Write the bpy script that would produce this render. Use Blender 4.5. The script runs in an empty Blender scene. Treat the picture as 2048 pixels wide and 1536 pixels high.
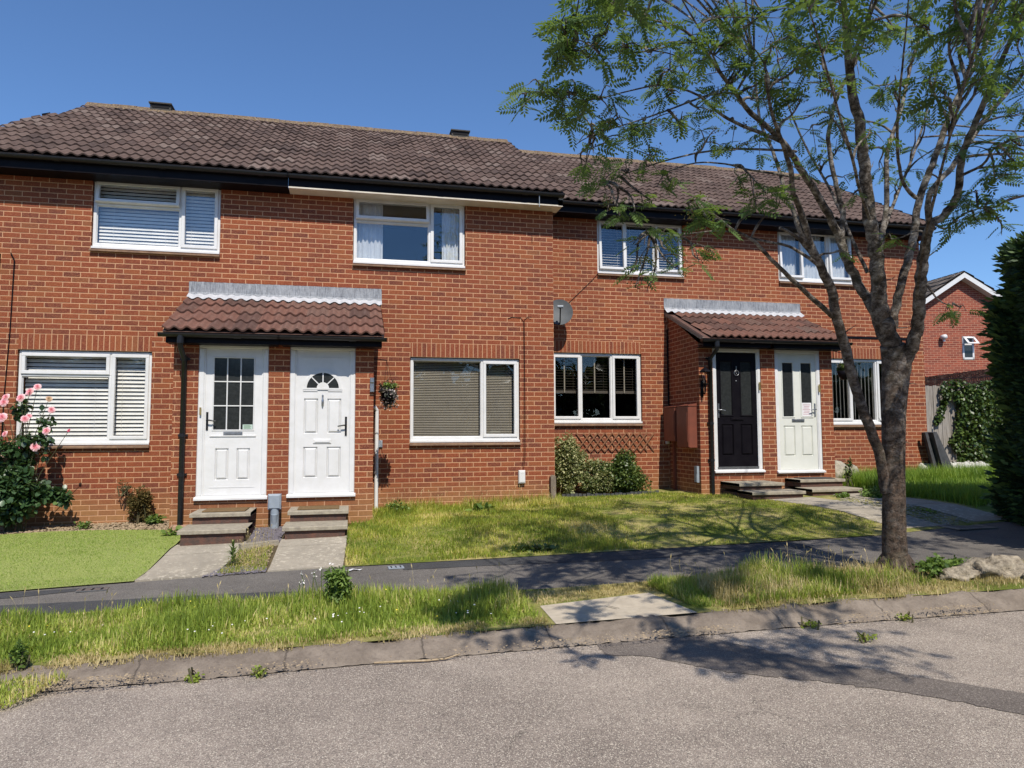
import bpy, math, random
import numpy as np
from mathutils import Vector, Matrix
R = math.radians
rnd = random.Random(7)
nr = np.random.default_rng(11)
S = bpy.context.scene
COL = S.collection

# ------------------------------------------------------------------ camera
FPX, YAW, PIT, ROL = 1420.0, .2242, .0686, -.0043
CAM = np.array([-3.2737, -11.2361, 1.1489])
FW = np.array([math.sin(YAW)*math.cos(PIT), math.cos(YAW)*math.cos(PIT), math.sin(PIT)])
_rt = np.array([math.cos(YAW), -math.sin(YAW), 0.0])
_up = np.cross(_rt, FW)
RT = _rt*math.cos(ROL) + _up*math.sin(ROL)
UP = -_rt*math.sin(ROL) + _up*math.cos(ROL)
cd = bpy.data.cameras.new('camera')
cam = bpy.data.objects.new('camera', cd)
COL.objects.link(cam)
cd.sensor_width = 36.0
cd.lens = FPX/2048*36.0
cd.clip_start = .05
cd.clip_end = 3000
cam.matrix_world = Matrix(((RT[0], UP[0], -FW[0], CAM[0]), (RT[1], UP[1], -FW[1], CAM[1]),
                           (RT[2], UP[2], -FW[2], CAM[2]), (0, 0, 0, 1)))
S.camera = cam

def ray(x, y):
    return FW + RT*(x-1024)/FPX - UP*(y-768)/FPX
def atY(x, y, Y):
    r = ray(x, y); return CAM + r*((Y-CAM[1])/r[1])
def atD(x, y, d):
    return CAM + ray(x, y)*d

# ------------------------------------------------------------------ light
SUN = Vector((.065, -1.0, 1.25)).normalized()
w = bpy.data.worlds.new('World')
S.world = w
w.use_nodes = True
nt = w.node_tree
bg = nt.nodes['Background']
sky = nt.nodes.new('ShaderNodeTexSky')
sky.sky_type = 'NISHITA'
sky.sun_disc = False
sky.sun_elevation = math.asin(SUN.z)
sky.sun_rotation = math.atan2(SUN.x, SUN.y)
sky.air_density = 1.0
sky.dust_density = 0.0
sky.ozone_density = 10.0
sky.altitude = 60
nt.links.new(sky.outputs[0], bg.inputs[0])
bg.inputs[1].default_value = .132
ld = bpy.data.lights.new('sun', 'SUN')
ld.energy = 4.7
ld.angle = R(.53)
ld.color = (1.0, .93, .83)
lo = bpy.data.objects.new('sun', ld)
COL.objects.link(lo)
lo.rotation_euler = SUN.to_track_quat('Z', 'Y').to_euler()
lo.location = (0, -20, 30)
S.view_settings.view_transform = 'Standard'
S.view_settings.look = 'None'
S.view_settings.exposure = 0.22
S.view_settings.gamma = 1.0

# ------------------------------------------------------------------ terrain
_PY = [-60, -6.6, -6.2, -4.6, -3.2, -2.4, -1.9, 0, 4, 80]
_PZ = [-.42, -.40, -.32, -.30, -.25, -.12, -.09, -.05, 0.0, 0.1]
def G(X, Y):
    s = min(max(.02*(X+3.3), -.12), .22)
    if Y < -6.4: s *= .7
    return float(np.interp(Y, _PY, _PZ)) + s
def Gv(X, Y):
    s = np.clip(.02*(X+3.3), -.12, .22)
    s = np.where(Y < -6.4, s*.7, s)
    return np.interp(Y, _PY, _PZ) + s

# ------------------------------------------------------------------ materials
def newmat(name):
    m = bpy.data.materials.new(name)
    m.use_nodes = True
    n = m.node_tree.nodes
    p = n['Principled BSDF']
    return m, m.node_tree, p
class NT:
    """tiny node helper"""
    def __init__(s, name, rough=.8, spec=.3):
        s.m, s.t, s.p = newmat(name)
        s.p.inputs['Roughness'].default_value = rough
        s.p.inputs['Specular IOR Level'].default_value = spec
    def n(s, typ, **kw):
        x = s.t.nodes.new('ShaderNode'+typ)
        for k, v in kw.items(): setattr(x, k, v)
        return x
    def l(s, a, b): s.t.links.new(a, b)
    def math(s, op, a, b=None, c=None, clamp=False):
        x = s.n('Math', operation=op, use_clamp=clamp)
        for i, v in enumerate((a, b, c)):
            if v is None: continue
            if hasattr(v, 'links') or hasattr(v, 'is_output'): s.l(v, x.inputs[i])
            else: x.inputs[i].default_value = v
        return x.outputs[0]
    def pos(s):
        return s.n('NewGeometry').outputs['Position']
    def scale(s, vec, sc):
        x = s.n('Vector' + 'Math', operation='MULTIPLY')
        s.l(vec, x.inputs[0]); x.inputs[1].default_value = sc
        return x.outputs[0]
    def noise(s, sc, det=4, rough=.6, vec=None, out='Fac', dist=0):
        x = s.n('TexNoise')
        x.inputs['Scale'].default_value = sc
        x.inputs['Detail'].default_value = det
        x.inputs['Roughness'].default_value = rough
        x.inputs['Distortion'].default_value = dist
        s.l(vec if vec is not None else s.pos(), x.inputs['Vector'])
        return x.outputs[out]
    def voro(s, sc, vec=None, feature='F1', out='Distance'):
        x = s.n('TexVoronoi', feature=feature)
        x.inputs['Scale'].default_value = sc
        s.l(vec if vec is not None else s.pos(), x.inputs['Vector'])
        return x.outputs[out]
    def ramp(s, fac, stops, interp='LINEAR'):
        x = s.n('ValToRGB')
        r = x.color_ramp; r.interpolation = interp
        while len(r.elements) < len(stops): r.elements.new(.5)
        for e, (p, c) in zip(r.elements, stops):
            e.position = p
            e.color = (c[0], c[1], c[2], 1) if not isinstance(c, (int, float)) else (c, c, c, 1)
        s.l(fac, x.inputs[0])
        return x.outputs[0]
    def mix(s, fac, a, b, mode='MIX'):
        x = s.n('Mix', data_type='RGBA', blend_type=mode)
        if isinstance(fac, (int, float)): x.inputs[0].default_value = fac
        else: s.l(fac, x.inputs[0])
        for i, v in ((6, a), (7, b)):
            if isinstance(v, tuple): x.inputs[i].default_value = (v[0], v[1], v[2], 1)
            else: s.l(v, x.inputs[i])
        return x.outputs[2]
    def bump(s, h, dist=.01, strength=1.0):
        x = s.n('Bump')
        x.inputs['Distance'].default_value = dist
        x.inputs['Strength'].default_value = strength
        s.l(h, x.inputs['Height'])
        s.l(x.outputs[0], s.p.inputs['Normal'])
    def col(s, c):
        if isinstance(c, tuple): s.p.inputs['Base Color'].default_value = (c[0], c[1], c[2], 1)
        else: s.l(c, s.p.inputs['Base Color'])
    def rough(s, r):
        s.l(r, s.p.inputs['Roughness'])

def brick_mat(name, W=.225, H=.0758, stack=False, swap=False, tan=True, zoff=0.0, far=False, dull=0.0):
    k = NT(name, .85, .2)
    g = k.n('NewGeometry')
    ps = k.n('SeparateXYZ'); k.l(g.outputs['Position'], ps.inputs[0])
    ns = k.n('SeparateXYZ'); k.l(g.outputs['True Normal'], ns.inputs[0])
    sx = k.math('GREATER_THAN', k.math('ABSOLUTE', ns.outputs[0]), .6)
    u = k.math('ADD', k.math('MULTIPLY', ps.outputs[0], k.math('SUBTRACT', 1.0, sx)),
               k.math('MULTIPLY', ps.outputs[1], sx))
    v = k.math('ADD', ps.outputs[2], zoff)
    if swap: u, v = v, u
    row = k.math('FLOOR', k.math('DIVIDE', v, H))
    fr = k.math('FRACT', k.math('DIVIDE', v, H))
    off = 0.0 if stack else k.math('MULTIPLY', k.math('FLOORED_MODULO', row, 2.0), .5)
    uu = k.math('ADD', k.math('DIVIDE', u, W), off)
    colm = k.math('FLOOR', uu); fc = k.math('FRACT', uu)
    du = k.math('MULTIPLY', k.math('MINIMUM', fc, k.math('SUBTRACT', 1.0, fc)), W)
    dv = k.math('MULTIPLY', k.math('MINIMUM', fr, k.math('SUBTRACT', 1.0, fr)), H)
    wob = k.math('MULTIPLY', k.math('SUBTRACT', k.noise(45, 3), .5), .006)
    d = k.math('ADD', k.math('MINIMUM', du, dv), wob)
    mort = k.ramp(d, [(.0042, 1.0), (.0076, 0.0)])
    cmb = k.n('CombineXYZ'); k.l(colm, cmb.inputs[0]); k.l(row, cmb.inputs[1]); k.l(sx, cmb.inputs[2])
    wn = k.n('TexWhiteNoise', noise_dimensions='3D'); k.l(cmb.outputs[0], wn.inputs['Vector'])
    wn2 = wn.outputs['Value']
    base = k.ramp(wn2, [(0.0, (.13, .034, .028)), (.12, (.19, .045, .030)), (.3, (.28, .060, .028)),
                        (.55, (.34, .074, .030)), (.8, (.38, .094, .034)), (.95, (.41, .13, .045)), (1.0, (.28, .12, .055))])
    # within-brick variation: rustic drag marks, burnt hearts, salts
    fine = k.noise(120, 5, .8)
    base = k.mix(k.ramp(fine, [(.36, .0), (.66, .8)]), base, (.12, .036, .026))
    med = k.noise(14, 5, .7)
    base = k.mix(k.ramp(med, [(.42, 0.0), (.72, .45)]), base, (.42, .14, .052))
    spot = k.noise(70, 5, .85, vec=k.scale(k.pos(), (.7, .7, 1.0)))
    base = k.mix(k.ramp(spot, [(.52, 0.0), (.64, .9)]), base, (.52, .24, .12))
    salt = k.math('MULTIPLY', k.ramp(k.noise(90, 5, .75), [(.6, 0.0), (.74, .8)]),
                  k.ramp(k.noise(1.3, 3), [(.48, 0.0), (.62, .75)]))
    base = k.mix(salt, base, (.50, .40, .33))
    big = k.noise(.5, 4, .6)
    base = k.mix(k.ramp(big, [(.4, 0.0), (.7, .28)]), base, (.21, .068, .045))
    if tan:
        zz = k.math('ADD', ps.outputs[2], k.math('MULTIPLY', k.math('SUBTRACT', k.noise(1.1, 4), .5), .55))
        tf = k.ramp(zz, [(.10, .80), (.42, 0.0)])
        tf = k.math('MULTIPLY', tf, k.ramp(wn.outputs['Value'], [(0, .55), (1, 1.0)]))
        base = k.mix(tf, base, k.mix(k.noise(30, 4), (.28, .16, .065), (.50, .30, .13)))
    mc = k.mix(k.noise(22, 4), (.62, .34, .19), (.80, .50, .30))
    mc = k.mix(k.ramp(k.noise(.9, 3), [(.4, 0.0), (.75, .35)]), mc, (.36, .24, .17))
    allc = k.mix(mort, base, mc)
    allc = k.mix(1.0, allc, (.86, .83, .80), 'MULTIPLY')
    allc = k.mix(k.ramp(k.noise(.8, 5, .7, vec=k.scale(k.pos(), (1.2, 1.2, .35))), [(.45, .12), (.7, .34)]), allc, (.13, .045, .025))
    if dull: allc = k.mix(dull, allc, (.16, .05, .035))
    k.col(allc)
    h = k.math('ADD', k.math('MULTIPLY', k.math('SUBTRACT', 1.0, mort), 1.0),
               k.math('MULTIPLY', k.noise(160, 4, .7), .5))
    k.bump(h, .004, .9)
    return k.m

def tile_mat(name, cols, moss=.3):
    k = NT(name, .9, .15)
    at = k.n('Attribute', attribute_name='tint')
    base = k.ramp(at.outputs['Fac'], [(i/(len(cols)-1), c) for i, c in enumerate(cols)])
    base = k.mix(k.ramp(k.noise(38, 5, .75), [(.4, 0.0), (.7, .55)]), base, (.045, .032, .028))
    base = k.mix(k.ramp(k.noise(9, 5, .7), [(.5, 0.0), (.75, .45)]), base, (.20, .15, .125))
    lich = k.math('MULTIPLY', k.ramp(k.noise(24, 5, .8), [(.62, 0.0), (.70, 1.0)]), moss)
    base = k.mix(lich, base, (.34, .30, .22))
    k.col(base)
    k.bump(k.noise(120, 4, .7), .004, .6)
    return k.m

def flat_mat(name, c1, c2=None, sc=8, rough=.6, spec=.4, bump=0, bsc=60, metal=0):
    k = NT(name, rough, spec)
    k.p.inputs['Metallic'].default_value = metal
    c2 = c2 or tuple(x*.8 for x in c1)
    k.col(k.mix(k.ramp(k.noise(sc, 5, .65), [(.35, 0.0), (.68, 1.0)]), c1, c2))
    if bump: k.bump(k.noise(bsc, 4, .65), bump, .8)
    return k.m

def leaf_mat(name, stops, trans=.35, rough=.5, spec=.4):
    k = NT(name, rough, spec)
    at = k.n('Attribute', attribute_name='tint')
    c = k.ramp(at.outputs['Fac'], stops)
    k.col(c)
    tr = k.n('BsdfTranslucent')
    c2 = k.mix(.5, c, tuple(min(1, x) for x in (stops[-1][1][0]*1.2, stops[-1][1][1]*1.3, stops[-1][1][2]*.6)))
    k.l(c2, tr.inputs[0])
    ms = k.n('MixShader'); ms.inputs[0].default_value = trans
    k.l(k.p.outputs[0], ms.inputs[1]); k.l(tr.outputs[0], ms.inputs[2])
    k.l(ms.outputs[0], k.t.nodes['Material Output'].inputs[0])
    return k.m

def glass_mat(name, tint=(.95, .95, .94), refl=.035):
    m = bpy.data.materials.new(name); m.use_nodes = True
    t = m.node_tree; t.nodes.clear()
    o = t.nodes.new('ShaderNodeOutputMaterial')
    tr = t.nodes.new('ShaderNodeBsdfTransparent'); tr.inputs[0].default_value = (*tint, 1)
    gl = t.nodes.new('ShaderNodeBsdfGlossy'); gl.inputs['Roughness'].default_value = .01
    gl.inputs[0].default_value = (.9, .95, 1, 1)
    tc = t.nodes.new('ShaderNodeNewGeometry')
    nz = t.nodes.new('ShaderNodeTexNoise'); nz.inputs['Scale'].default_value = 1.6
    bp = t.nodes.new('ShaderNodeBump'); bp.inputs['Distance'].default_value = .004
    t.links.new(tc.outputs['Position'], nz.inputs['Vector'])
    t.links.new(nz.outputs['Fac'], bp.inputs['Height'])
    t.links.new(bp.outputs[0], gl.inputs['Normal'])
    fr = t.nodes.new('ShaderNodeLayerWeight'); fr.inputs[0].default_value = .5
    pw = t.nodes.new('ShaderNodeMath'); pw.operation = 'POWER'; pw.inputs[1].default_value = 4.0
    t.links.new(fr.outputs['Facing'], pw.inputs[0])
    ad = t.nodes.new('ShaderNodeMath'); ad.operation = 'ADD'; ad.inputs[1].default_value = refl
    t.links.new(pw.outputs[0], ad.inputs[0])
    mx = t.nodes.new('ShaderNodeMixShader')
    t.links.new(ad.outputs[0], mx.inputs[0]); t.links.new(tr.outputs[0], mx.inputs[1]); t.links.new(gl.outputs[0], mx.inputs[2])
    t.links.new(mx.outputs[0], o.inputs[0])
    return m

def bark_mat(name):
    k = NT(name, .85, .2)
    p = k.scale(k.pos(), (1, 1, 1.5))
    a = k.noise(11, 7, .75, vec=p, dist=.3)
    c = k.ramp(a, [(.34, (.025, .020, .016)), (.45, (.085, .070, .056)), (.53, (.24, .21, .18)), (.66, (.50, .47, .42))])
    lent = k.ramp(k.noise(40, 3, .6, vec=k.scale(k.pos(), (.6, .6, 3))), [(.56, 0.0), (.66, .6)])
    c = k.mix(lent, c, (.10, .075, .055))
    zz = k.n('SeparateXYZ'); k.l(k.pos(), zz.inputs[0])
    low = k.ramp(k.math('MULTIPLY', zz.outputs[2], .2), [(.1, .78), (.62, 0.0)])
    c = k.mix(low, c, k.mix(k.ramp(k.noise(20, 6, .8, vec=k.scale(k.pos(), (1, 1, .6))), [(.42, 0.0), (.6, 1.0)]), (.022, .014, .010), (.16, .105, .072)))
    gr = k.ramp(k.noise(3, 4), [(.55, 0.0), (.7, .3)])
    c = k.mix(gr, c, (.10, .105, .05))
    k.col(c)
    k.bump(k.math('ADD', k.noise(34, 6, .8, vec=k.scale(k.pos(), (1, 1, .5))), k.math('MULTIPLY', a, 1.5)), .022, 1.0)
    return k.m

def asphalt_mat(name, c_lo, c_hi, speck, big=.6, patch=None, sp=.35):
    k = NT(name, .9, .25)
    a = k.noise(.55, 5, .6); b = k.noise(3.2, 5, .65)
    c = k.mix(k.ramp(a, [(.36, 0.0), (.62, 1.0)]), c_lo, c_hi)
    c = k.mix(k.ramp(b, [(.4, 0.0), (.7, .45)]), c, tuple(x*.72 for x in c_lo))
    c = k.mix(k.ramp(k.noise(1.3, 6, .75), [(.52, 0.0), (.66, .45)]), c, tuple(min(1, x*1.25) for x in c_hi))
    c = k.mix(k.ramp(k.noise(.33, 3, .6, vec=k.scale(k.pos(), (3.0, .6, 1))), [(.5, 0.0), (.64, .30)]), c, tuple(x*.62 for x in c_lo))
    c = k.mix(k.ramp(k.noise(75, 5, .85), [(.42, .0), (.60, .5)]), c, tuple(x*.55 for x in c_lo))
    ck = k.voro(1.1, vec=k.scale(k.noise(2.0, 4, .6, out='Color'), (1.3, 1.3, .0)) if False else None, feature='DISTANCE_TO_EDGE')
    wv = k.n('VectorMath', operation='ADD'); k.l(k.pos(), wv.inputs[0]); k.l(k.scale(k.noise(3.0, 5, .7, out='Color'), (.5, .5, 0)), wv.inputs[1])
    ck = k.voro(.9, vec=wv.outputs[0], feature='DISTANCE_TO_EDGE')
    cm = k.math('MULTIPLY', k.ramp(ck, [(.0, 1.0), (.006, .8), (.012, 0.0)]), k.ramp(k.noise(.45, 3), [(.5, 0.0), (.62, .6)]))
    c = k.mix(cm, c, tuple(x*.35 for x in c_lo))
    cell = k.voro(210, out='Color')
    sh = k.n('SeparateColor'); k.l(cell, sh.inputs[0])
    c = k.mix(k.ramp(sh.outputs[0], [(.0, sp), (.28, 0.0)]), c, (.035, .033, .032))
    c = k.mix(k.ramp(sh.outputs[1], [(.78, 0.0), (.98, sp*1.3)]), c, speck)
    k.col(c)
    d = k.voro(210)
    k.bump(k.math('ADD', d, k.math('MULTIPLY', b, .6)), .005, .8)
    return k.m

M = {}
M['brick'] = brick_mat('brickwork')
M['brick_b'] = brick_mat('brickwork_raised', zoff=-.02)
M['brick_far'] = brick_mat('brickwork_far', tan=False, dull=.35)
M['soldier'] = brick_mat('soldier_brick', W=.2274, H=.075, stack=True, swap=True, tan=False, zoff=-2.353)
M['soldier_b'] = brick_mat('soldier_brick_raised', W=.2274, H=.075, stack=True, swap=True, tan=False, zoff=-2.618)
M['roof'] = tile_mat('roof_tile', [(.078, .054, .046), (.115, .078, .064), (.145, .098, .08), (.20, .15, .125)], .5)
M['proof'] = tile_mat('porch_tile', [(.11, .062, .05), (.17, .085, .064), (.21, .10, .072), (.155, .10, .08)], .6)
k = NT('ridge_tile', .95, .1)
k.col(k.mix(k.ramp(k.noise(26, 5, .8), [(.42, 0.0), (.6, 1.0)]), (.10, .072, .058),
            k.mix(k.ramp(k.noise(60, 3), [(.45, 0.0), (.6, 1.0)]), (.24, .16, .08), (.30, .25, .17))))
k.bump(k.noise(50, 5), .02, .8); M['ridge'] = k.m
M['black'] = flat_mat('black_plastic', (.009, .009, .010), (.014, .014, .016), 20, .35, .4)
M['blackpaint'] = flat_mat('black_paint', (.005, .004, .006), (.008, .007, .009), 6, .45, .10)
M['white'] = flat_mat('white_upvc', (.69, .69, .685), (.62, .62, .605), 5, .35, .45)
M['cream'] = flat_mat('cream_door', (.67, .68, .62), (.60, .61, .55), 3, .35, .45)
M['soffit_w'] = flat_mat('white_soffit', (.72, .66, .56), (.6, .54, .44), 4, .6, .3)
M['gasket'] = flat_mat('gasket', (.03, .03, .03), None, 4, .7)
M['sill'] = flat_mat('sill_tile', (.27, .17, .105), (.16, .10, .07), 12, .8, .2, .003)
M['glass'] = glass_mat('window_glass')
M['glass_hi'] = glass_mat('upper_window_glass', refl=.07)
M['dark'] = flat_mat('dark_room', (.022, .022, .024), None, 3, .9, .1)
M['darkglass'] = flat_mat('obscure_glass', (.02, .022, .022), (.035, .038, .038), 30, .12, .6)
M['slat_w'] = flat_mat('white_slat', (.86, .86, .84), None, 3, .5)
M['slat_t'] = flat_mat('taupe_slat', (.30, .27, .22), None, 3, .6)
M['slat_d'] = flat_mat('dark_slat', (.10, .085, .07), None, 3, .6)
M['curtain'] = flat_mat('white_curtain', (.62, .66, .70), (.5, .54, .6), 9, .9)
M['metal'] = flat_mat('steel', (.45, .46, .47), (.3, .31, .32), 20, .35, .5, metal=.9)
M['brass'] = flat_mat('brass', (.6, .45, .18), None, 20, .35, .5, metal=.8)
k = NT('lead', .55, .4)
st = k.noise(60, 5, .8, vec=k.scale(k.pos(), (1, 1, .12)))
c = k.mix(k.ramp(st, [(.36, 0.0), (.66, 1.0)]), (.10, .105, .12), (.33, .35, .37))
k.col(k.mix(k.ramp(k.noise(5, 4), [(.4, 0.0), (.7, .5)]), c, (.38, .39, .40)))
k.bump(k.noise(18, 3), .01, .6); M['lead'] = k.m
M['lead_w'] = flat_mat('weathered_lead', (.50, .50, .51), (.36, .37, .39), 18, .6, .4, .004)
M['mortar'] = flat_mat('verge_mortar', (.34, .29, .23), (.20, .17, .14), 20, .9, .1, .01)
M['step'] = flat_mat('step_concrete', (.37, .33, .25), (.24, .21, .165), 16, .9, .1, .006, 90)
M['step_side'] = flat_mat('step_riser', (.085, .062, .052), (.15, .075, .055), 12, .95, .1, .01)
M['mat'] = flat_mat('coir_mat', (.20, .13, .06), (.13, .09, .05), 40, .95, .1, .006, 200)
M['mat_d'] = flat_mat('rubber_mat', (.055, .05, .048), (.09, .085, .08), 40, .9, .1)
M['slabs'] = flat_mat('path_slab', (.30, .265, .215), (.17, .15, .125), 22, .9, .15, .006, 120)
k = NT('path_concrete', .92, .15)
c = k.mix(k.ramp(k.noise(2.0, 5, .65), [(.35, 0.0), (.68, 1.0)]), (.27, .24, .19), (.38, .335, .265))
c = k.mix(k.math('MULTIPLY', k.ramp(k.noise(17, 5, .75), [(.53, 0.0), (.6, 1.0)]), k.ramp(k.noise(1.2, 3), [(.42, .15), (.62, .9)])), c, (.60, .54, .42))
c = k.mix(k.ramp(k.noise(60, 4, .8), [(.5, 0.0), (.7, .4)]), c, (.16, .14, .11))
k.col(c); k.bump(k.noise(90, 5), .006, .8); M['path'] = k.m
M['gslab'] = flat_mat('pale_slab', (.52, .45, .345), (.40, .345, .265), 9, .92, .15, .008, 130)
k = NT('kerb_stone', .92, .15)
c = k.mix(k.ramp(k.noise(4, 6, .7), [(.36, 0.0), (.66, 1.0)]), (.185, .15, .118), (.29, .24, .19))
c = k.mix(k.ramp(k.noise(26, 5, .75), [(.5, 0.0), (.68, .6)]), c, (.13, .105, .085))
c = k.mix(k.ramp(k.noise(70, 4, .75), [(.6, 0.0), (.7, .5)]), c, (.38, .34, .28))
ps = k.n('SeparateXYZ'); k.l(k.pos(), ps.inputs[0])
fx = k.math('FRACT', k.math('DIVIDE', k.math('ADD', ps.outputs[0], k.math('MULTIPLY', k.noise(12, 3), .05)), .915))
jn = k.ramp(fx, [(.0, .7), (.009, .7), (.016, 0.0)])
k.col(k.mix(k.math('MULTIPLY', jn, .75), c, (.06, .05, .04)))
k.bump(k.math('SUBTRACT', k.noise(60, 6, .75), jn), .014, .9); M['kerb'] = k.m
M['road'] = asphalt_mat('road_asphalt', (.28, .230, .19), (.42, .35, .288), (.70, .62, .50), sp=.75)
M['road_d'] = asphalt_mat('road_patch', (.15, .125, .108), (.21, .178, .152), (.48, .42, .35), sp=.45)
M['pave'] = asphalt_mat('pavement_asphalt', (.135, .122, .108), (.185, .168, .148), (.38, .35, .31), sp=.4)
M['pave_d'] = asphalt_mat('pavement_patch', (.060, .060, .062), (.080, .080, .08), (.20, .20, .20), sp=.25)
M['soil'] = flat_mat('soil', (.15, .115, .065), (.085, .068, .04), 7, .95, .1, .02, 60)
k = NT('lawn_soil', .95, .1)
k.col(k.mix(k.ramp(k.noise(1.6, 5, .7), [(.4, 0.0), (.62, 1.0)]), (.13, .16, .03), (.40, .33, .14)))
k.bump(k.noise(60, 4), .02, .8); M['lawnsoil'] = k.m
k = NT('artificial_turf', .9, .15)
c = k.mix(k.ramp(k.noise(2.2, 5, .7), [(.35, 0.0), (.65, 1.0)]), (.19, .29, .045), (.30, .38, .075))
k.col(k.mix(k.ramp(k.noise(110, 3, .8), [(.42, 0.0), (.62, .9)]), k.mix(k.ramp(k.noise(75, 4, .8), [(.5, 0.0), (.62, .7)]), c, (.10, .13, .03)), (.56, .57, .22)))
k.bump(k.noise(220, 3, .8), .015, 1.0); M['turf'] = k.m
M['chips'] = flat_mat('bark_chips', (.42, .33, .22), (.24, .18, .11), 30, .95, .1)
M['slate'] = flat_mat('slate_chips', (.11, .10, .12), (.20, .18, .19), 30, .8, .3)
M['pink'] = flat_mat('pink_concrete', (.40, .25, .17), (.30, .19, .13), 9, .9, .1, .005)
M['bark'] = bark_mat('rowan_bark')
M['grey'] = flat_mat('grey_plastic', (.30, .34, .38), (.24, .28, .32), 12, .45, .4)
M['dish'] = flat_mat('dish_metal', (.09, .10, .108), (.07, .078, .085), 8, .6, .35)
M['rust'] = flat_mat('brown_meter_box', (.20, .06, .035), (.15, .05, .032), 6, .5, .35)
M['wood_g'] = flat_mat('grey_timber', (.15, .12, .09), (.24, .20, .155), 12, .9, .1)
k = NT('fence_boards', .9, .1)
st = k.noise(40, 6, .7, vec=k.scale(k.pos(), (1, 1, .05)))
k.col(k.ramp(st, [(.3, (.12, .105, .09)), (.5, (.27, .245, .215)), (.7, (.42, .39, .35))]))
k.bump(st, .01, .7); M['fence'] = k.m
M['trellis'] = flat_mat('trellis_wood', (.26, .12, .06), (.18, .085, .05), 14, .8, .2)
M['stone'] = flat_mat('pale_stone', (.42, .38, .31), (.26, .24, .19), 14, .95, .1, .02, 40)
M['wstone'] = flat_mat('white_stone', (.62, .60, .54), (.38, .37, .32), 10, .95, .1, .02, 40)
M['sack'] = flat_mat('sacking', (.42, .36, .27), (.14, .115, .085), 14, .95, .1, .05, 22)
M['darkslab'] = flat_mat('dark_slab', (.045, .047, .05), (.08, .08, .085), 12, .7, .3)
M['paper'] = flat_mat('paper', (.75, .74, .74), None, 3, .8)
M['ink'] = flat_mat('ink', (.45, .20, .25), None, 3, .8)
M['sticker'] = flat_mat('sticker', (.5, .62, .55), None, 3, .6)
M['mossgrn'] = flat_mat('algae', (.10, .2, .06), None, 3, .8)
M['leaf'] = leaf_mat('rowan_leaf', [(0, (.042, .082, .030)), (.45, (.085, .150, .042)), (.8, (.14, .22, .055)), (1, (.23, .31, .08))], .4)
M['rose_leaf'] = leaf_mat('rose_leaf', [(0, (.02, .05, .02)), (.6, (.05, .10, .035)), (1, (.12, .19, .06))], .18, .38, .5)
M['petal'] = leaf_mat('rose_petal', [(0, (.80, .28, .36)), (.6, (.88, .48, .55)), (1, (.94, .72, .74))], .3, .6, .2)
M['petal_d'] = leaf_mat('deep_rose_petal', [(0, (.6, .08, .16)), (1, (.75, .16, .25))], .3, .6, .2)
M['petal_o'] = leaf_mat('faded_petal', [(0, (.55, .42, .26)), (1, (.72, .5, .38))], .3, .7, .2)
M['grass'] = leaf_mat('lawn_grass', [(0, (.10, .17, .02)), (.35, (.23, .31, .035)), (.65, (.44, .45, .085)), (1, (.78, .64, .28))], .4, .6, .25)
M['vgrass'] = leaf_mat('verge_grass', [(0, (.12, .19, .025)), (.5, (.25, .35, .05)), (.85, (.42, .48, .10)), (1, (.66, .56, .26))], .4, .55, .25)
M['tuft'] = leaf_mat('turf_blade', [(0, (.13, .22, .03)), (.5, (.26, .36, .06)), (1, (.46, .54, .14))], .3, .6, .25)
M['tgrass'] = leaf_mat('tall_grass', [(0, (.09, .17, .02)), (.6, (.20, .32, .04)), (1, (.34, .44, .08))], .4, .5, .3)
M['dry'] = leaf_mat('dry_grass', [(0, (.24, .20, .07)), (.5, (.45, .36, .17)), (1, (.62, .51, .28))], .3, .7, .2)
M['weed'] = leaf_mat('weed_leaf', [(0, (.05, .10, .02)), (1, (.22, .32, .07))], .35)
M['ivy'] = leaf_mat('ivy_leaf', [(0, (.02, .045, .01)), (.6, (.06, .105, .022)), (1, (.15, .20, .05))], .2, .4, .5)
M['varieg'] = leaf_mat('variegated_leaf', [(0, (.04, .07, .02)), (.5, (.13, .16, .05)), (1, (.48, .46, .24))], .25, .5, .35)
M['shrub'] = leaf_mat('shrub_leaf', [(0, (.022, .05, .012)), (.6, (.07, .115, .025)), (1, (.22, .27, .08))], .25, .4, .5)
M['brown'] = leaf_mat('brown_leaf', [(0, (.05, .045, .015)), (.6, (.12, .095, .03)), (1, (.22, .16, .06))], .2, .7, .2)
M['conifer'] = leaf_mat('conifer_spray', [(0, (.008, .024, .012)), (.6, (.03, .065, .024)), (1, (.13, .20, .05))], .2, .6, .3)
M['flower_w'] = leaf_mat('white_flower', [(0, (.7, .7, .62)), (1, (.85, .8, .8))], .2, .7, .2)
M['flower_y'] = leaf_mat('yellow_flower', [(0, (.7, .55, .05)), (1, (.8, .7, .1))], .2, .7, .2)
M['hang'] = leaf_mat('basket_foliage', [(0, (.03, .04, .03)), (.5, (.10, .09, .08)), (.8, (.35, .27, .28)), (1, (.6, .55, .5))], .2, .6, .3)
M['stem'] = flat_mat('woody_stem', (.10, .08, .045), (.06, .07, .03), 20, .8, .2)

# ------------------------------------------------------------------ object helpers
def tag(o, label=None, cat=None, group=None, kind=None):
    if label: o['label'] = label
    if cat: o['category'] = cat
    if group: o['group'] = group
    if kind: o['kind'] = kind
    return o
def empty(name, loc, label, cat, group=None):
    o = bpy.data.objects.new(name, None)
    COL.objects.link(o)
    o.location = loc
    o.empty_display_size = .1
    return tag(o, label, cat, group)
def wloc(o):
    v = Vector((0, 0, 0))
    while o is not None:
        v += o.location; o = o.parent
    return v

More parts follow.
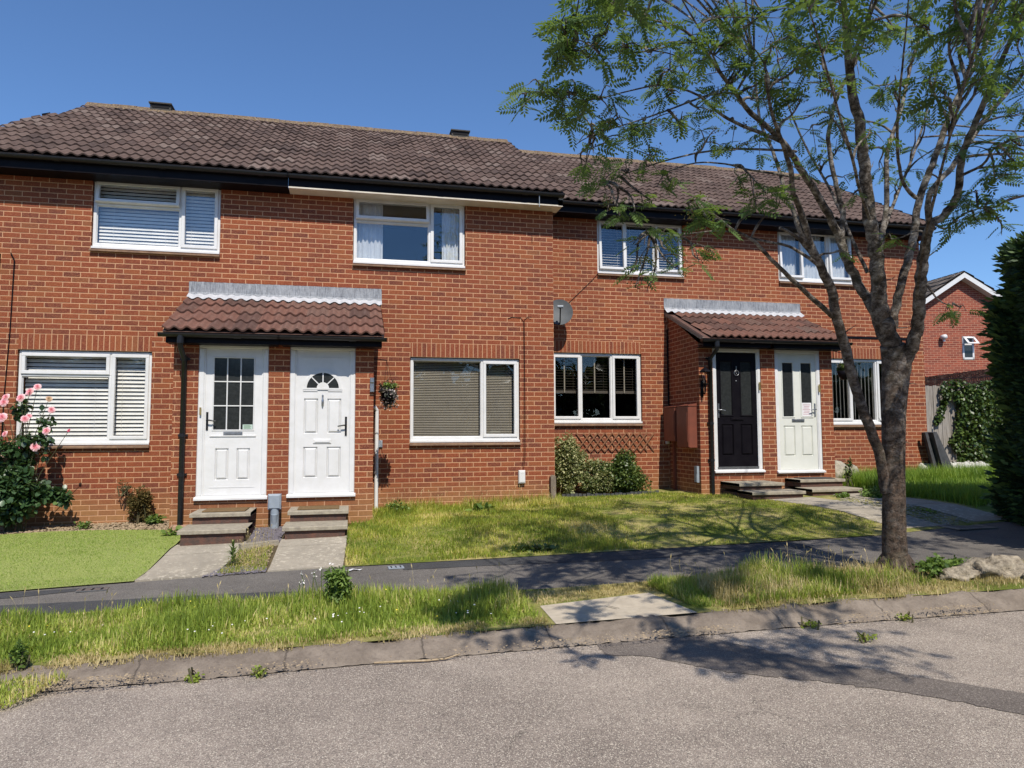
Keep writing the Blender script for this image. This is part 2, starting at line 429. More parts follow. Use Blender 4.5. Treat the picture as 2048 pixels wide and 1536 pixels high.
class MB:
    def __init__(s): s.v = []; s.f = []; s.mi = []; s.sm = []; s.t = []
    def add(s, vs, fs, mi=0, smooth=False, tint=0.5):
        b = len(s.v)
        s.v += [tuple(map(float, p)) for p in vs]
        s.t += [tint]*len(vs)
        for f in fs:
            s.f.append([b+i for i in f]); s.mi.append(mi); s.sm.append(smooth)
        return s
    def box(s, x0, x1, y0, y1, z0, z1, mi=0):
        return s.add([(x0,y0,z0),(x1,y0,z0),(x1,y1,z0),(x0,y1,z0),(x0,y0,z1),(x1,y0,z1),(x1,y1,z1),(x0,y1,z1)],
                     [(3,2,1,0),(4,5,6,7),(0,1,5,4),(1,2,6,5),(2,3,7,6),(3,0,4,7)], mi)
    def rbox(s, x0, x1, y0, y1, z0, z1, b=.006, mi=0):
        """box whose front (-y) edges are chamfered"""
        V = [(x0,y1,z0),(x1,y1,z0),(x1,y1,z1),(x0,y1,z1),
             (x0,y0+b,z0),(x1,y0+b,z0),(x1,y0+b,z1),(x0,y0+b,z1),
             (x0+b,y0,z0+b),(x1-b,y0,z0+b),(x1-b,y0,z1-b),(x0+b,y0,z1-b)]
        F = [(0,3,2,1),(0,1,5,4),(1,2,6,5),(2,3,7,6),(3,0,4,7),(4,5,9,8),(5,6,10,9),(6,7,11,10),(7,4,8,11),(8,9,10,11)]
        return s.add(V, F, mi)
    def quad(s, a, b, c, d, mi=0): return s.add([a, b, c, d], [(0, 1, 2, 3)], mi)
    def prism(s, poly, axis, a0, a1, mi=0, smooth=False):
        """poly in the two other axes, extruded along axis between a0,a1"""
        n = len(poly)
        def P(p, a):
            if axis == 0: return (a, p[0], p[1])
            if axis == 1: return (p[0], a, p[1])
            return (p[0], p[1], a)
        vs = [P(p, a0) for p in poly] + [P(p, a1) for p in poly]
        fs = [(i, (i+1) % n, n+(i+1) % n, n+i) for i in range(n)]
        s.add(vs, fs, mi, smooth)
        s.add([P(p, a0) for p in poly], [tuple(range(n))], mi)
        s.add([P(p, a1) for p in poly], [tuple(range(n))], mi)
        return s
    def tube(s, pts, rad, n=8, mi=0, cap=True, smooth=True, jit=0):
        pts = [Vector(p) for p in pts]
        if not isinstance(rad, (list, tuple)): rad = [rad]*len(pts)
        vs = []; N = len(pts)
        prev = None
        for i, p in enumerate(pts):
            t = (pts[min(i+1, N-1)] - pts[max(i-1, 0)])
            if t.length < 1e-9: t = Vector((0, 0, 1))
            t.normalize()
            if prev is None:
                a = Vector((1, 0, 0)) if abs(t.x) < .8 else Vector((0, 1, 0))
                u = t.cross(a).normalized()
            else:
                u = (prev - t*prev.dot(t))
                u = u.normalized() if u.length > 1e-6 else t.orthogonal().normalized()
            prev = u
            v2 = t.cross(u)
            for j in range(n):
                an = 2*math.pi*j/n
                r = rad[i]*(1 + (rnd.uniform(-jit, jit) if jit else 0))
                vs.append(p + (u*math.cos(an) + v2*math.sin(an))*r)
        fs = []
        for i in range(N-1):
            for j in range(n):
                fs.append((i*n+j, i*n+(j+1) % n, (i+1)*n+(j+1) % n, (i+1)*n+j))
        s.add(vs, fs, mi, smooth)
        if cap:
            s.add(vs[:n], [tuple(range(n))[::-1]], mi); s.add(vs[-n:], [tuple(range(n))], mi)
        return s
    def lathe(s, prof, c, n=20, mi=0, axis=2, smooth=True):
        """prof: [(r,h)], about axis through c"""
        vs = []
        for r, h in prof:
            for j in range(n):
                a = 2*math.pi*j/n
                x, y = r*math.cos(a), r*math.sin(a)
                if axis == 2: vs.append((c[0]+x, c[1]+y, c[2]+h))
                elif axis == 1: vs.append((c[0]+x, c[1]+h, c[2]+y))
                else: vs.append((c[0]+h, c[1]+x, c[2]+y))
        fs = []
        for i in range(len(prof)-1):
            for j in range(n):
                fs.append((i*n+j, i*n+(j+1) % n, (i+1)*n+(j+1) % n, (i+1)*n+j))
        return s.add(vs, fs, mi, smooth)
    def blob(s, c, r, seed=0, n=12, m=8, amp=.25, mi=0, flat=0):
        q = random.Random(seed)
        ph = [(q.uniform(0, 6.28), q.uniform(0, 6.28), q.uniform(1, 3.5), q.uniform(1, 3.5)) for _ in range(5)]
        vs = []; 
        for i in range(m+1):
            th = math.pi*i/m
            for j in range(n):
                a = 2*math.pi*j/n
                k = 1 + amp*sum(math.sin(p[2]*round(2)*a/2*2+p[0])*math.sin(p[3]*th+p[1]) for p in ph)/2.5 if False else 1 + amp*sum(math.sin((1+kk)*a+p[0])*math.sin((1+kk)*th+p[1]) for kk, p in enumerate(ph))/2.2
                vs.append((c[0]+r[0]*k*math.sin(th)*math.cos(a), c[1]+r[1]*k*math.sin(th)*math.sin(a), c[2]+r[2]*k*math.cos(th)))
        fs = [(i*n+j, (i+1)*n+j, (i+1)*n+(j+1) % n, i*n+(j+1) % n) for i in range(m) for j in range(n)]
        return s.add(vs, fs, mi, not flat)
    def build(s, name, mats, parent=None, loc=None, kind=None):
        me = bpy.data.meshes.new(name)
        off = wloc(parent) if parent else (Vector(loc) if loc else Vector((0, 0, 0)))
        me.from_pydata([(p[0]-off.x, p[1]-off.y, p[2]-off.z) for p in s.v], [], s.f)
        if not isinstance(mats, (list, tuple)): mats = [mats]
        for m in mats: me.materials.append(m)
        me.polygons.foreach_set('material_index', s.mi)
        me.polygons.foreach_set('use_smooth', s.sm)
        at = me.attributes.new('tint', 'FLOAT', 'POINT')
        at.data.foreach_set('value', s.t)
        me.update()
        o = bpy.data.objects.new(name, me)
        COL.objects.link(o)
        if parent: o.parent = parent
        else: o.location = off
        if kind: o['kind'] = kind
        return o

def scatter(name, tv, tf, pos, mats3, scl, tint, mat, parent=None, loc=None, kind=None, smooth=False):
    """numpy-fast mesh of many copies of a small template"""
    pos = np.asarray(pos, float); N = len(pos); K = len(tv)
    tv = np.asarray(tv, float)
    scl = np.asarray(scl, float)
    if scl.ndim == 0: scl = np.full((N, 3), float(scl))
    if scl.ndim == 1: scl = np.repeat(scl[:, None], 3, 1)
    V = np.einsum('nij,nkj->nki', mats3, tv[None]*scl[:, None, :]) + pos[:, None, :]
    off = wloc(parent) if parent else (Vector(loc) if loc else Vector((0, 0, 0)))
    V = V.reshape(-1, 3) - np.array(off)
    fl = [len(f) for f in tf]
    base = np.concatenate([np.array(f) for f in tf])
    L = (base[None] + (np.arange(N)*K)[:, None]).ravel()
    tot = np.tile(fl, N); st = np.concatenate([[0], np.cumsum(tot)[:-1]])
    me = bpy.data.meshes.new(name)
    me.vertices.add(len(V)); me.vertices.foreach_set('co', V.ravel().astype(np.float32))
    me.loops.add(len(L)); me.loops.foreach_set('vertex_index', L.astype(np.int32))
    me.polygons.add(len(tot)); me.polygons.foreach_set('loop_start', st.astype(np.int32))
    me.polygons.foreach_set('loop_total', tot.astype(np.int32))
    if smooth: me.polygons.foreach_set('use_smooth', [True]*len(tot))
    me.materials.append(mat)
    me.update(calc_edges=True)
    at = me.attributes.new('tint', 'FLOAT', 'POINT')
    at.data.foreach_set('value', np.repeat(np.asarray(tint, float), K).astype(np.float32))
    o = bpy.data.objects.new(name, me)
    COL.objects.link(o)
    if parent: o.parent = parent
    else: o.location = off
    if kind: o['kind'] = kind
    return o

def rotz(a):
    c, s = np.cos(a), np.sin(a); m = np.zeros((len(a), 3, 3)); m[:, 0, 0] = c; m[:, 0, 1] = -s; m[:, 1, 0] = s; m[:, 1, 1] = c; m[:, 2, 2] = 1; return m
def rotx(a):
    c, s = np.cos(a), np.sin(a); m = np.zeros((len(a), 3, 3)); m[:, 0, 0] = 1; m[:, 1, 1] = c; m[:, 1, 2] = -s; m[:, 2, 1] = s; m[:, 2, 2] = c; return m
def roty(a):
    c, s = np.cos(a), np.sin(a); m = np.zeros((len(a), 3, 3)); m[:, 1, 1] = 1; m[:, 0, 0] = c; m[:, 0, 2] = s; m[:, 2, 0] = -s; m[:, 2, 2] = c; return m
def mm(*ms):
    o = ms[0]
    for m in ms[1:]: o = np.einsum('nij,njk->nik', o, m)
    return o
def align(d):
    """matrices whose Z column is d (N,3); x roughly horizontal"""
    d = d/np.linalg.norm(d, axis=1, keepdims=True)
    up = np.tile([0., 0., 1.], (len(d), 1))
    x = np.cross(up, d); ln = np.linalg.norm(x, axis=1, keepdims=True)
    x = np.where(ln < 1e-4, np.array([[1., 0, 0]]), x/np.maximum(ln, 1e-6))
    y = np.cross(d, x)
    return np.stack([x, y, d], axis=2)
def inpoly(x, y, poly):
    ins = np.zeros(len(x), bool); n = len(poly)
    for i in range(n):
        x1, y1 = poly[i]; x2, y2 = poly[(i+1) % n]
        c = ((y1 > y) != (y2 > y)) & (x < (x2-x1)*(y-y1)/((y2-y1) if y2 != y1 else 1e-9)+x1)
        ins ^= c
    return ins
def sample(poly, n, dens=None):
    p = np.array(poly); lo, hi = p.min(0), p.max(0); X = []; Y = []; tot = 0
    while tot < n:
        x = nr.uniform(lo[0], hi[0], n*2); y = nr.uniform(lo[1], hi[1], n*2)
        k = inpoly(x, y, poly)
        if dens is not None: k &= nr.random(len(x)) < dens(x, y)
        X.append(x[k]); Y.append(y[k]); tot += k.sum()
    return np.concatenate(X)[:n], np.concatenate(Y)[:n]
_ph = nr.uniform(0, 6.28, (8, 3)); _fq = nr.uniform(.7, 3.2, (8, 2))*nr.choice([-1, 1], (8, 2))
def pn(x, y, s=1.0):
    v = 0
    for a, b in zip(_ph, _fq): v = v + np.sin(x*b[0]*s+a[0] + 1.3*np.sin(y*b[1]*s*.7+a[1]))*np.sin(y*b[1]*s+a[2])
    return np.clip(.5+v/5, 0, 1)

BLADE = [(-.5, 0, 0), (.5, 0, 0), (.38, .12, .55), (-.38, .12, .55), (0, .42, 1)]
BLADEF = [(0, 1, 2, 3), (3, 2, 4)]
def blades(name, X, Y, h, wdt, tint, mat, lean=.5, **kw):
    n = len(X)
    pos = np.stack([X, Y, Gv(X, Y)], 1)
    M3 = mm(rotz(nr.uniform(0, 6.28, n)), rotx(nr.normal(0, lean*.5, n)))
    sc = np.stack([np.full(n, 1.)*wdt, h, h], 1)
    return scatter(name, BLADE, BLADEF, pos, M3, sc, np.clip(tint, 0, 1), mat, **kw)

# ------------------------------------------------------------------ ground
def resamp(pts, n):
    p = np.array(pts, float); d = np.r_[0, np.cumsum(np.linalg.norm(np.diff(p, axis=0), axis=1))]
    t = np.linspace(0, d[-1], n)
    return np.stack([np.interp(t, d, p[:, 0]), np.interp(t, d, p[:, 1])], 1)
def strip(name, A, B, mat, dz=0.0, n=60, m=8, kind='structure', parent=None, wob=0, zf=None):
    a, b = resamp(A, n), resamp(B, n)
    if wob:
        for q in (a, b):
            q[1:-1] += nr.normal(0, wob, (n-2, 2))
    mb = MB(); vs = []
    for i in range(n):
        for j in range(m+1):
            p = a[i]+(b[i]-a[i])*j/m
            z = (zf(p[0], p[1]) if zf else G(p[0], p[1])+dz)
            vs.append((p[0], p[1], z))
    fs = [(i*(m+1)+j, (i+1)*(m+1)+j, (i+1)*(m+1)+j+1, i*(m+1)+j+1) for i in range(n-1) for j in range(m)]
    mb.add(vs, fs, 0, True)
    return mb.build(name, mat, parent, kind=kind)
# base ground sheet, out to the horizon
xs = list(np.linspace(-14, 14, 57)); xs = [-900, -200, -60, -30] + xs + [30, 60, 200, 900]
ys = sorted(set([-900, -200, -60, -30, -6.6, -6.41, -6.39, -6.2, -5.95, -5.85, -4.6, -3.2, -2.4, -1.9, 0, 4] + [round(v, 2) for v in np.linspace(-20, 14, 69)] + [30, 60, 200, 900]))
mb = MB(); vs = [(x, y, (G(x, -6.6)-.06 if -6.61 < y < -5.9 else G(x, y)-.012)) for x in xs for y in ys]; ny = len(ys)
mb.add(vs, [(i*ny+j, (i+1)*ny+j, (i+1)*ny+j+1, i*ny+j+1) for i in range(len(xs)-1) for j in range(ny-1)], 0, True)
mb.build('ground', M['soil'], kind='structure')
PB = [(-14, -3.62), (-6.46, -3.56), (-5.4, -3.5), (-4.09, -3.42), (-3.31, -3.42), (-1.65, -3.48), (.71, -3.54), (1.94, -3.6), (3.07, -3.57), (5.6, -3.2), (9, -2.6)]
PF = [(-14, -4.75), (-6.03, -4.56), (-4.53, -4.5), (-2.82, -4.68), (-1.61, -4.92), (.5, -4.96), (1.79, -5.03), (3.4, -5.25), (6, -5.4), (9, -5.5)]
VF = [(-14, -6.6), (-8, -6.15), (-5.45, -5.95), (-4.58, -5.91), (-3.26, -6.02), (-1.8, -6.0), (-.37, -6.03), (.76, -6.04), (2.38, -6.15), (9, -6.5)]
KR = [(-14, -6.9), (-8, -6.5), (-5.28, -6.24), (-4.18, -6.28), (-2.58, -6.27), (-1.58, -6.28), (.13, -6.3), (2.12, -6.39), (9, -6.75)]
strip('pavement', PB, PF, M['pave'], 0.0, 140, 10)
strip('pavement_patch', [(-9, -4.12), (-6.25, -4.08), (-3.9, -4.28), (-3.1, -4.55)], [(-9, -4.7), (-6.0, -4.56), (-4.5, -4.52), (-3.0, -4.62)], M['pave_d'], .004, 40, 4)
strip('pavement_patch', [(-9, -3.64), (-6.4, -3.6), (-5.6, -3.62)], [(-9, -3.86), (-6.2, -3.82), (-5.5, -3.66)], M['pave_d'], .004, 20, 3)
strip('pavement_patch', [(-2.75, -3.44), (-1.65, -3.5), (.5, -3.56), (1.9, -3.62)], [(-2.72, -3.75), (-1.9, -3.8), (-.4, -3.98), (1.9, -3.98)], M['pave_d'], .004, 30, 3)
strip('verge_soil', PF, [(a, b-.03) for a, b in VF], M['lawnsoil'], 0.008, 140, 8)
def kerbz(x, y):
    e = np.interp(x, [p[0] for p in KR], [p[1] for p in KR]); t_ = min(max((y-e)/.20, 0), 1)
    return G(x, -6.5)-.012+(G(x, -6.0)+.002-G(x, -6.5)+.012)*(t_*1.0)**.8+.004*math.sin(x*9.1)*t_+.022*(float(pn(np.array(x*6), np.array(y*9)))-.5)*t_+.012*(float(pn(np.array(x*21), np.array(y*30)))-.5)
strip('kerb', VF, KR, M['kerb'], 0, 700, 9, zf=kerbz)
strip('road', [(a, b+.05) for a, b in KR], [(-14, -16), (9, -16)], M['road'], .0, 60, 40, zf=lambda x, y: G(x, min(y, -6.6)))
strip('road', [(-300, -16), (300, -16)], [(-300, -34), (300, -34)], M['road'], .0, 30, 6, zf=lambda x, y: G(x, y)-.001)
def gp(x, y):
    q = ray(x, y); t = 2.0
    while t < 60:
        P = CAM+t*q
        if P[2] < G(P[0], min(P[1], -6.6)): break
        t += .01
    return (float(P[0]), float(P[1]))
RA = [gp(*p) for p in ((1187, 1274), (1290, 1268), (1400, 1272), (1520, 1300), (1650, 1326), (1850, 1357), (2048, 1388), (2300, 1440))]
RB = [gp(*p) for p in ((1193, 1290), (1213, 1312), (1290, 1314), (1380, 1330), (1450, 1345), (1650, 1366), (1850, 1392), (2048, 1432), (2300, 1500))]
strip('road_patch', RA, RB, M['road_d'], .004, 90, 5, wob=.008, zf=lambda x, y: G(x, min(y, -6.6))+.004)
strip('slab_crossing', [(-1.74, -5.5), (-.72, -5.36)], [(-1.76, -6.04), (-.62, -6.06)], M['gslab'], .0125, 20, 6)
LAWN = [(-3.31, -3.41), (-3.28, -1.35), (-2.93, -1.2), (-2.93, 0), (0, 0), (.05, .5), (2.0, .48), (2.5, .2), (2.6, -.05), (3.1, -.4), (3.4, -1.6), (3.62, -2.95), (3.05, -3.54), (.7, -3.53), (-1.65, -3.47)]
strip('lawn_soil', [(-3.31, -3.44), (-1.65, -3.51), (.7, -3.57), (3.05, -3.60)], [(-3.2, 0.0), (-1, .0), (0, 1.2), (2.6, 1.2)], M['lawnsoil'], .01, 60, 20)
strip('garden_soil', [(2.6, 1.2), (9, 1.2)], [(3.05, -3.6), (5.6, -3.22), (9, -2.62)], M['lawnsoil'], .004, 50, 24)
strip('artificial_lawn', [(-11, -.75), (-7.68, -.69), (-7.13, -.61), (-6.49, -.72), (-5.65, -1.0), (-5.25, -1.5), (-5.24, -2.2)], [(-11, -3.65), (-6.6, -3.60), (-5.33, -3.50)], M['turf'], .014, 50, 14)
# paths
def slabrow(name, A, B, cuts, mat, dz=.012, gap=.012):
    """a path cut into slabs between side lines A and B; one mesh"""
    mb = MB()
    for c0, c1 in zip(cuts[:-1], cuts[1:]):
        g = gap/2
        def P(L, t):
            q = resamp(L, 101); i = min(max(t, 0), 1)*100; a = int(i); f = i-a; b = min(a+1, 100)
            return q[a]*(1-f)+q[b]*f
        N = 6; t0, t1 = c0+.004, c1-.004
        tilt = nr.normal(0, .003)
        vs = []
        for i in range(N+1):
            t = t0+(t1-t0)*i/N
            a, b = P(A, t), P(B, t)
            for j in range(N+1):
                p = a+(b-a)*j/N
                vs.append((p[0], p[1], G(p[0], p[1])+dz+tilt))
        mb.add(vs, [(i*(N+1)+j, (i+1)*(N+1)+j, (i+1)*(N+1)+j+1, i*(N+1)+j+1) for i in range(N) for j in range(N)], 0)
        for (p, q) in ((vs[0], vs[N]), (vs[-N-1], vs[-1]), (vs[0], vs[-N-1]), (vs[N], vs[-1])):
            mb.quad(p, q, (q[0], q[1], q[2]-.05), (p[0], p[1], p[2]-.05))
    return mb.build(name, mat, kind='structure')
slabrow('path', [(-5.22, -2.2), (-5.33, -3.47)], [(-4.44, -2.2), (-4.60, -3.45)], [0, .34, .68, 1], M['path'])
slabrow('path', [(-4.06, -2.2), (-4.09, -3.41)], [(-3.29, -2.2), (-3.33, -3.40)], [0, .3, .64, 1], M['path'])
slabrow('path', [(3.25, -1.0), (3.42, -1.9), (3.68, -3.3)], [(4.05, -.95), (4.2, -1.9), (4.35, -3.3)], [0, .27, .55, .8, 1], M['path'])
slabrow('path', [(4.55, -.8), (4.75, -1.8), (4.95, -3.2)], [(5.2, -.8), (5.35, -1.9), (5.6, -3.2)], [0, .3, .6, 1], M['path'])

# ------------------------------------------------------------------ house construction
def wall(mb, x0, x1, z0, z1, y, th, holes, mi=0):
    """front wall in plane y (front face), thickness th going back, with rectangular openings"""
    X = sorted({x0, x1, *[h[0] for h in holes], *[h[1] for h in holes]})
    Z = sorted({z0, z1, *[h[2] for h in holes], *[h[3] for h in holes]})
    def inside(xm, zm): return any(h[0] < xm < h[1] and h[2] < zm < h[3] for h in holes)
    for a, b in zip(X[:-1], X[1:]):
        for c, d in zip(Z[:-1], Z[1:]):
            if inside((a+b)/2, (c+d)/2): continue
            mb.quad((a, y, c), (b, y, c), (b, y, d), (a, y, d), mi)
            mb.quad((a, y+th, c), (a, y+th, d), (b, y+th, d), (b, y+th, c), mi)
    for h in holes:
        a, b, c, d = h
        mb.quad((a, y, c), (a, y, d), (a, y+th, d), (a, y+th, c), mi)
        mb.quad((b, y, c), (b, y+th, c), (b, y+th, d), (b, y, d), mi)
        mb.quad((a, y, d), (b, y, d), (b, y+th, d), (a, y+th, d), mi)
        mb.quad((a, y, c), (a, y+th, c), (b, y+th, c), (b, y, c), mi)
    for x in (x0, x1):
        mb.quad((x, y, z0), (x, y+th, z0), (x, y+th, z1), (x, y, z1), mi)

def framebars(mb, x0, x1, z0, z1, y0, y1, w, mi=0, wb=None):
    wb = wb or w
    mb.rbox(x0, x1, y0, y1, z0, z0+wb, .006, mi); mb.rbox(x0, x1, y0, y1, z1-w, z1, .006, mi)
    mb.rbox(x0, x0+w, y0+.0015, y1, z0+wb-.006, z1-w+.006, .006, mi); mb.rbox(x1-w, x1, y0+.0015, y1, z0+wb-.006, z1-w+.006, .006, mi)

def blind(mb, x0, x1, z0, z1, y, pitch, depth, tilt, mi=0):
    z = z0+pitch*.5
    while z < z1:
        dy, dz = depth/2*math.cos(tilt), depth/2*math.sin(tilt)
        mb.quad((x0, y-dy, z-dz), (x1, y-dy, z-dz), (x1, y+dy, z+dz), (x0, y+dy, z+dz), mi)
        z += pitch
    for f in (.18, .82):
        xx = x0+(x1-x0)*f
        mb.box(xx-.0015, xx+.0015, y-.012, y-.010, z0, z1, mi)
    mb.box(x0, x1, y-.015, y+.015, z1-.03, z1, mi)

def window(parent, x0, x1, z0, z1, Y, cells, cover, refl=None, label=None):
    """cells: (fx0,fx1,fz0,fz1,kind) fractions; kind fixed/open/vent/ventopen"""
    y0 = Y+.035; y1 = Y+.105; w = .045
    fr = MB()
    framebars(fr, x0, x1, z0, z1, y0, y1, w, 0, .06)
    fr.rbox(x0-.004, x1+.004, Y-.012, y1, z0-.03, z0+.004, .004)      # plastic cill
    X = lambda f: x0+(x1-x0)*f
    Z = lambda f: z0+(z1-z0)*f
    win = None
    parts = []
    for (a, b, c, d, kind) in cells:
        ax, bx = X(a), X(b); cz, dz = Z(c), Z(d)
        if b < 1: fr.rbox(bx-.022, bx+.022, y0+.003, y1, cz+(.055 if c == 0 else -.0), dz-(.04 if d == 1 else 0), .005)
        if d < 1: fr.rbox(ax+(.04 if a == 0 else .02), bx-(.04 if b == 1 else .02), y0+.003, y1, dz-.022, dz+.022, .005)
    win = fr.build('window', M['white'], parent)
    if label: win['label'] = label
    for (a, b, c, d, kind) in cells:
        l = X(a)+(w-.012 if a == 0 else .012); r = X(b)-(w-.012 if b == 1 else .012)
        lo = Z(c)+(.05 if c == 0 else .012); hi = Z(d)-(w-.012 if d == 1 else .012)
        if kind == 'fixed':
            mb = MB(); l += .006; r -= .006; lo += .006; hi -= .006
            framebars(mb, l, r, lo, hi, y0+.02, y0+.05, .014, 1)
            mb.build('glazing_bead', [M['white'], M['white']], win)
            g = (l+.012, r-.012, lo+.012, hi-.012)
            q = MB(); q.box(g[0], g[1], y0+.034, y0+.040, g[2], g[3])
            q.build('pane', refl or M['glass'], win)
        else:
            mb = MB()
            ang = {'sash': 0, 'open': R(3.0), 'ventopen': R(10)}.get(kind, 0)
            framebars(mb, l, r, lo, hi, y0-.018, y0+.04, .05, 0)
            mb.box(l+.045, r-.045, y0+.0, y0+.006, lo+.045, lo+.052, 1); mb.box(l+.045, r-.045, y0, y0+.006, hi-.052, hi-.045, 1)
            q = MB(); q.box(l+.047, r-.047, y0+.012, y0+.018, lo+.047, hi-.047)
            if ang:
                for mm_ in (mb, q):
                    vv = []
                    for (px, py, pz) in mm_.v:
                        dzz = pz-hi; dyy = py-y0
                        vv.append((px, y0+dyy*math.cos(ang)+dzz*math.sin(ang), hi+dzz*math.cos(ang)-dyy*math.sin(ang)))
                    mm_.v = vv
            sash = mb.build('sash', [M['white'], M['gasket']], win)
            q.build('pane', refl or M['glass'], win)
    s = MB()
    s.prism([(Y-.055, z0-.075), (Y-.055, z0-.05), (Y+.04, z0-.03), (Y+.04, z0-.075)], 0, x0-.012, x1+.012)
    nn = int((x1-x0)/.225)
    s.build('sill', M['sill'], win)
    mats = []
    cv = MB(); kind = cover[0]
    yb = Y+.17
    if kind == 'slats':
        _, pitch, depth, tilt, mat, ztop = cover
        for (a, b, c, d, kd) in cells:
            if c > 0: continue
            dd = 1.0
            blind(cv, X(a)+.04, X(b)-.03, z0+.05+(z1-z0)*ztop, z1-.04, yb, pitch, depth, tilt)
        cv.build('blind', mat, win)
    elif kind == 'half':
        _, pitch, depth, tilt, mat, zb = cover
        for (a, b, c, d, kd) in cells:
            blind(cv, X(a)+.03, X(b)-.02, z0+(z1-z0)*zb, z1-.04, yb, pitch, depth, tilt)
            cv.box(X(a)+.03, X(b)-.02, yb-.02, yb+.03, z0+(z1-z0)*zb-.05, z0+(z1-z0)*zb, 0)
            for xx in ((X(a)*.5+X(b)*.5-.0), ):
                cv.box(xx-.012, xx+.012, yb-.035, yb-.03, z0+(z1-z0)*zb-.04, z1-.05, 1)
        cv.build('blind', [mat, M['slat_t']], win)
    elif kind == 'vert':
        _, pitch, zz, mat = cover
        x = x0+.06
        while x < x1-.06:
            a = R(62)
            dx, dy = .044*math.cos(a), .044*math.sin(a)
            cv.quad((x-dx, yb-dy, z0+.05), (x+dx, yb+dy, z0+.05), (x+dx, yb+dy, z1-.05), (x-dx, yb-dy, z1-.05))
            x += pitch
        cv.build('blind', mat, win)
    elif kind == 'curtain':
        for (a, b) in cover[1]:
            cv = MB(); n = 24; vs = []
            for i in range(n+1):
                xx = X(a)+(X(b)-X(a))*i/n; yy = yb+.02*math.sin(i*1.7)+.01*math.sin(i*.6)
                vs += [(xx, yy, z0+.04), (xx, yy, z1-.04)]
            cv.add(vs, [(2*i, 2*i+2, 2*i+3, 2*i+1) for i in range(n)], 0, True)
            cv.build('curtain', M['curtain'], win)
    return win

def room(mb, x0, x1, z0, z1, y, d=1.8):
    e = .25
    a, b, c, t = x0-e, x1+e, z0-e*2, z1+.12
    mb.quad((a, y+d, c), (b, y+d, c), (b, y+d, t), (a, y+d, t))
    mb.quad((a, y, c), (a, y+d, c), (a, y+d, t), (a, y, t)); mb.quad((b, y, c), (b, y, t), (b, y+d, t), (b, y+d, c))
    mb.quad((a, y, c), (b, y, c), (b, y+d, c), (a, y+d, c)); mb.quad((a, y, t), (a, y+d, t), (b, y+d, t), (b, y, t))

def soldier(parent, x0, x1, z, Y, mat):
    mb = MB(); mb.box(x0, x1, Y-.003, Y+.09, z, z+.2274)
    return mb.build('brick_lintel', mat, parent)

def tiles(parent, name, x0, x1, ye, ze, yr, zr, mat, gauge=.345, pitch=.15, amp=.032, xl=None, xr=None, parts=7, lap=.032):
    """interlocking roof tiles as real corrugated courses from eave (ye,ze) to ridge (yr,zr)"""
    L = math.hypot(yr-ye, zr-ze); dy, dz = (yr-ye)/L, (zr-ze)/L
    ny_, nz_ = -dz, dy            # outward normal (pointing up/front)
    nc = max(1, round(L/gauge)); g = L/nc
    prof = []
    for i in range(parts+1):
        t = i/parts
        # shallow pan then narrower roll
        h = .5-.5*math.cos(2*math.pi*t)
        prof.append((t*pitch, amp*(h**1.25)))
    mb = MB()
    tw = pitch*2
    for c in range(nc):
        s0 = c*g-(.02 if c else .0); s1 = (c+1)*g+.01
        L0 = xl(s0/L) if xl else x0; R0 = xr(s0/L) if xr else x1
        k0 = math.floor(L0/tw+.5); 
        x = k0*tw
        while x < R0-.02:
            rl = (rnd.uniform(-.004, .004), rnd.uniform(-.004, .005), rnd.uniform(-.008, .008))
            tint = min(1, max(0, rnd.gauss(.5, .26)))
            if rnd.random() < .03: tint = rnd.choice([0, 1])
            vs = []; cols = 0
            for w_ in range(2):
                for i, (px, ph) in enumerate(prof):
                    if w_ and i == 0: continue
                    xx = x+w_*pitch+px
                    xx = min(max(xx, L0), R0)
                    for (s, lift) in ((s0+rl[2], lap+rl[0]), (s1, .004+rl[1])):
                        y = ye+dy*s+ny_*(ph+lift); z = ze+dz*s+nz_*(ph+lift)
                        vs.append((xx, y, z))
                    s = s0+rl[2]; y = ye+dy*s+ny_*(ph+lap+rl[0]-.022); z = ze+dz*s+nz_*(ph+lap+rl[0]-.022)
                    vs.append((xx, y, z)); cols += 1
            fs = []
            for i in range(cols-1):
                fs.append((3*i, 3*i+3, 3*i+4, 3*i+1)); fs.append((3*i+2, 3*i+5, 3*i+3, 3*i))
            mb.add(vs, fs, 0, False, tint)
            x += tw
    # felt / underside so that nothing shows through
    xa, xb = x0, x1
    e = .012
    mb.add([(xl(0) if xl else x0, ye-ny_*e*0, ze-.012), (xr(0) if xr else x1, ye, ze-.012), (xr(1) if xr else x1, yr, zr-.012), (xl(1) if xl else x0, yr, zr-.012)], [(0, 1, 2, 3)], 0, False, .1)
    o = mb.build(name, mat, parent)
    # shade smooth along tiles but keep edges
    for p in o.data.polygons: p.use_smooth = False
    return o

def ridge(parent, x0, x1, y, z):
    mb = MB(); x = x0
    while x < x1-.05:
        l = min(.45, x1-x); r = .10+rnd.uniform(-.006, .006); dzz = rnd.uniform(-.006, .006)
        pts = [(y-r*math.cos(a)*1.12, z-.03+dzz+r*.9*math.sin(a)) for a in np.linspace(-.25, math.pi+.25, 9)]
        mb.prism(pts, 0, x+.006, x+l-.006, 0, False)
        x += l
    # uneven mortar bed under the ridge
    vs = []; n = int((x1-x0)/.05)
    for i in range(n+1):
        xx = x0+(x1-x0)*i/n
        vs += [(xx, y-.17+rnd.uniform(-.02, .02), z-.075), (xx, y-.11, z-.0), (xx, y+.11, z-.0), (xx, y+.17, z-.07)]
    mb.add(vs, [(4*i+j, 4*i+4+j, 4*i+5+j, 4*i+1+j) for i in range(n) for j in range(3)], 0, True)
    return mb.build('ridge', M['ridge'], parent)

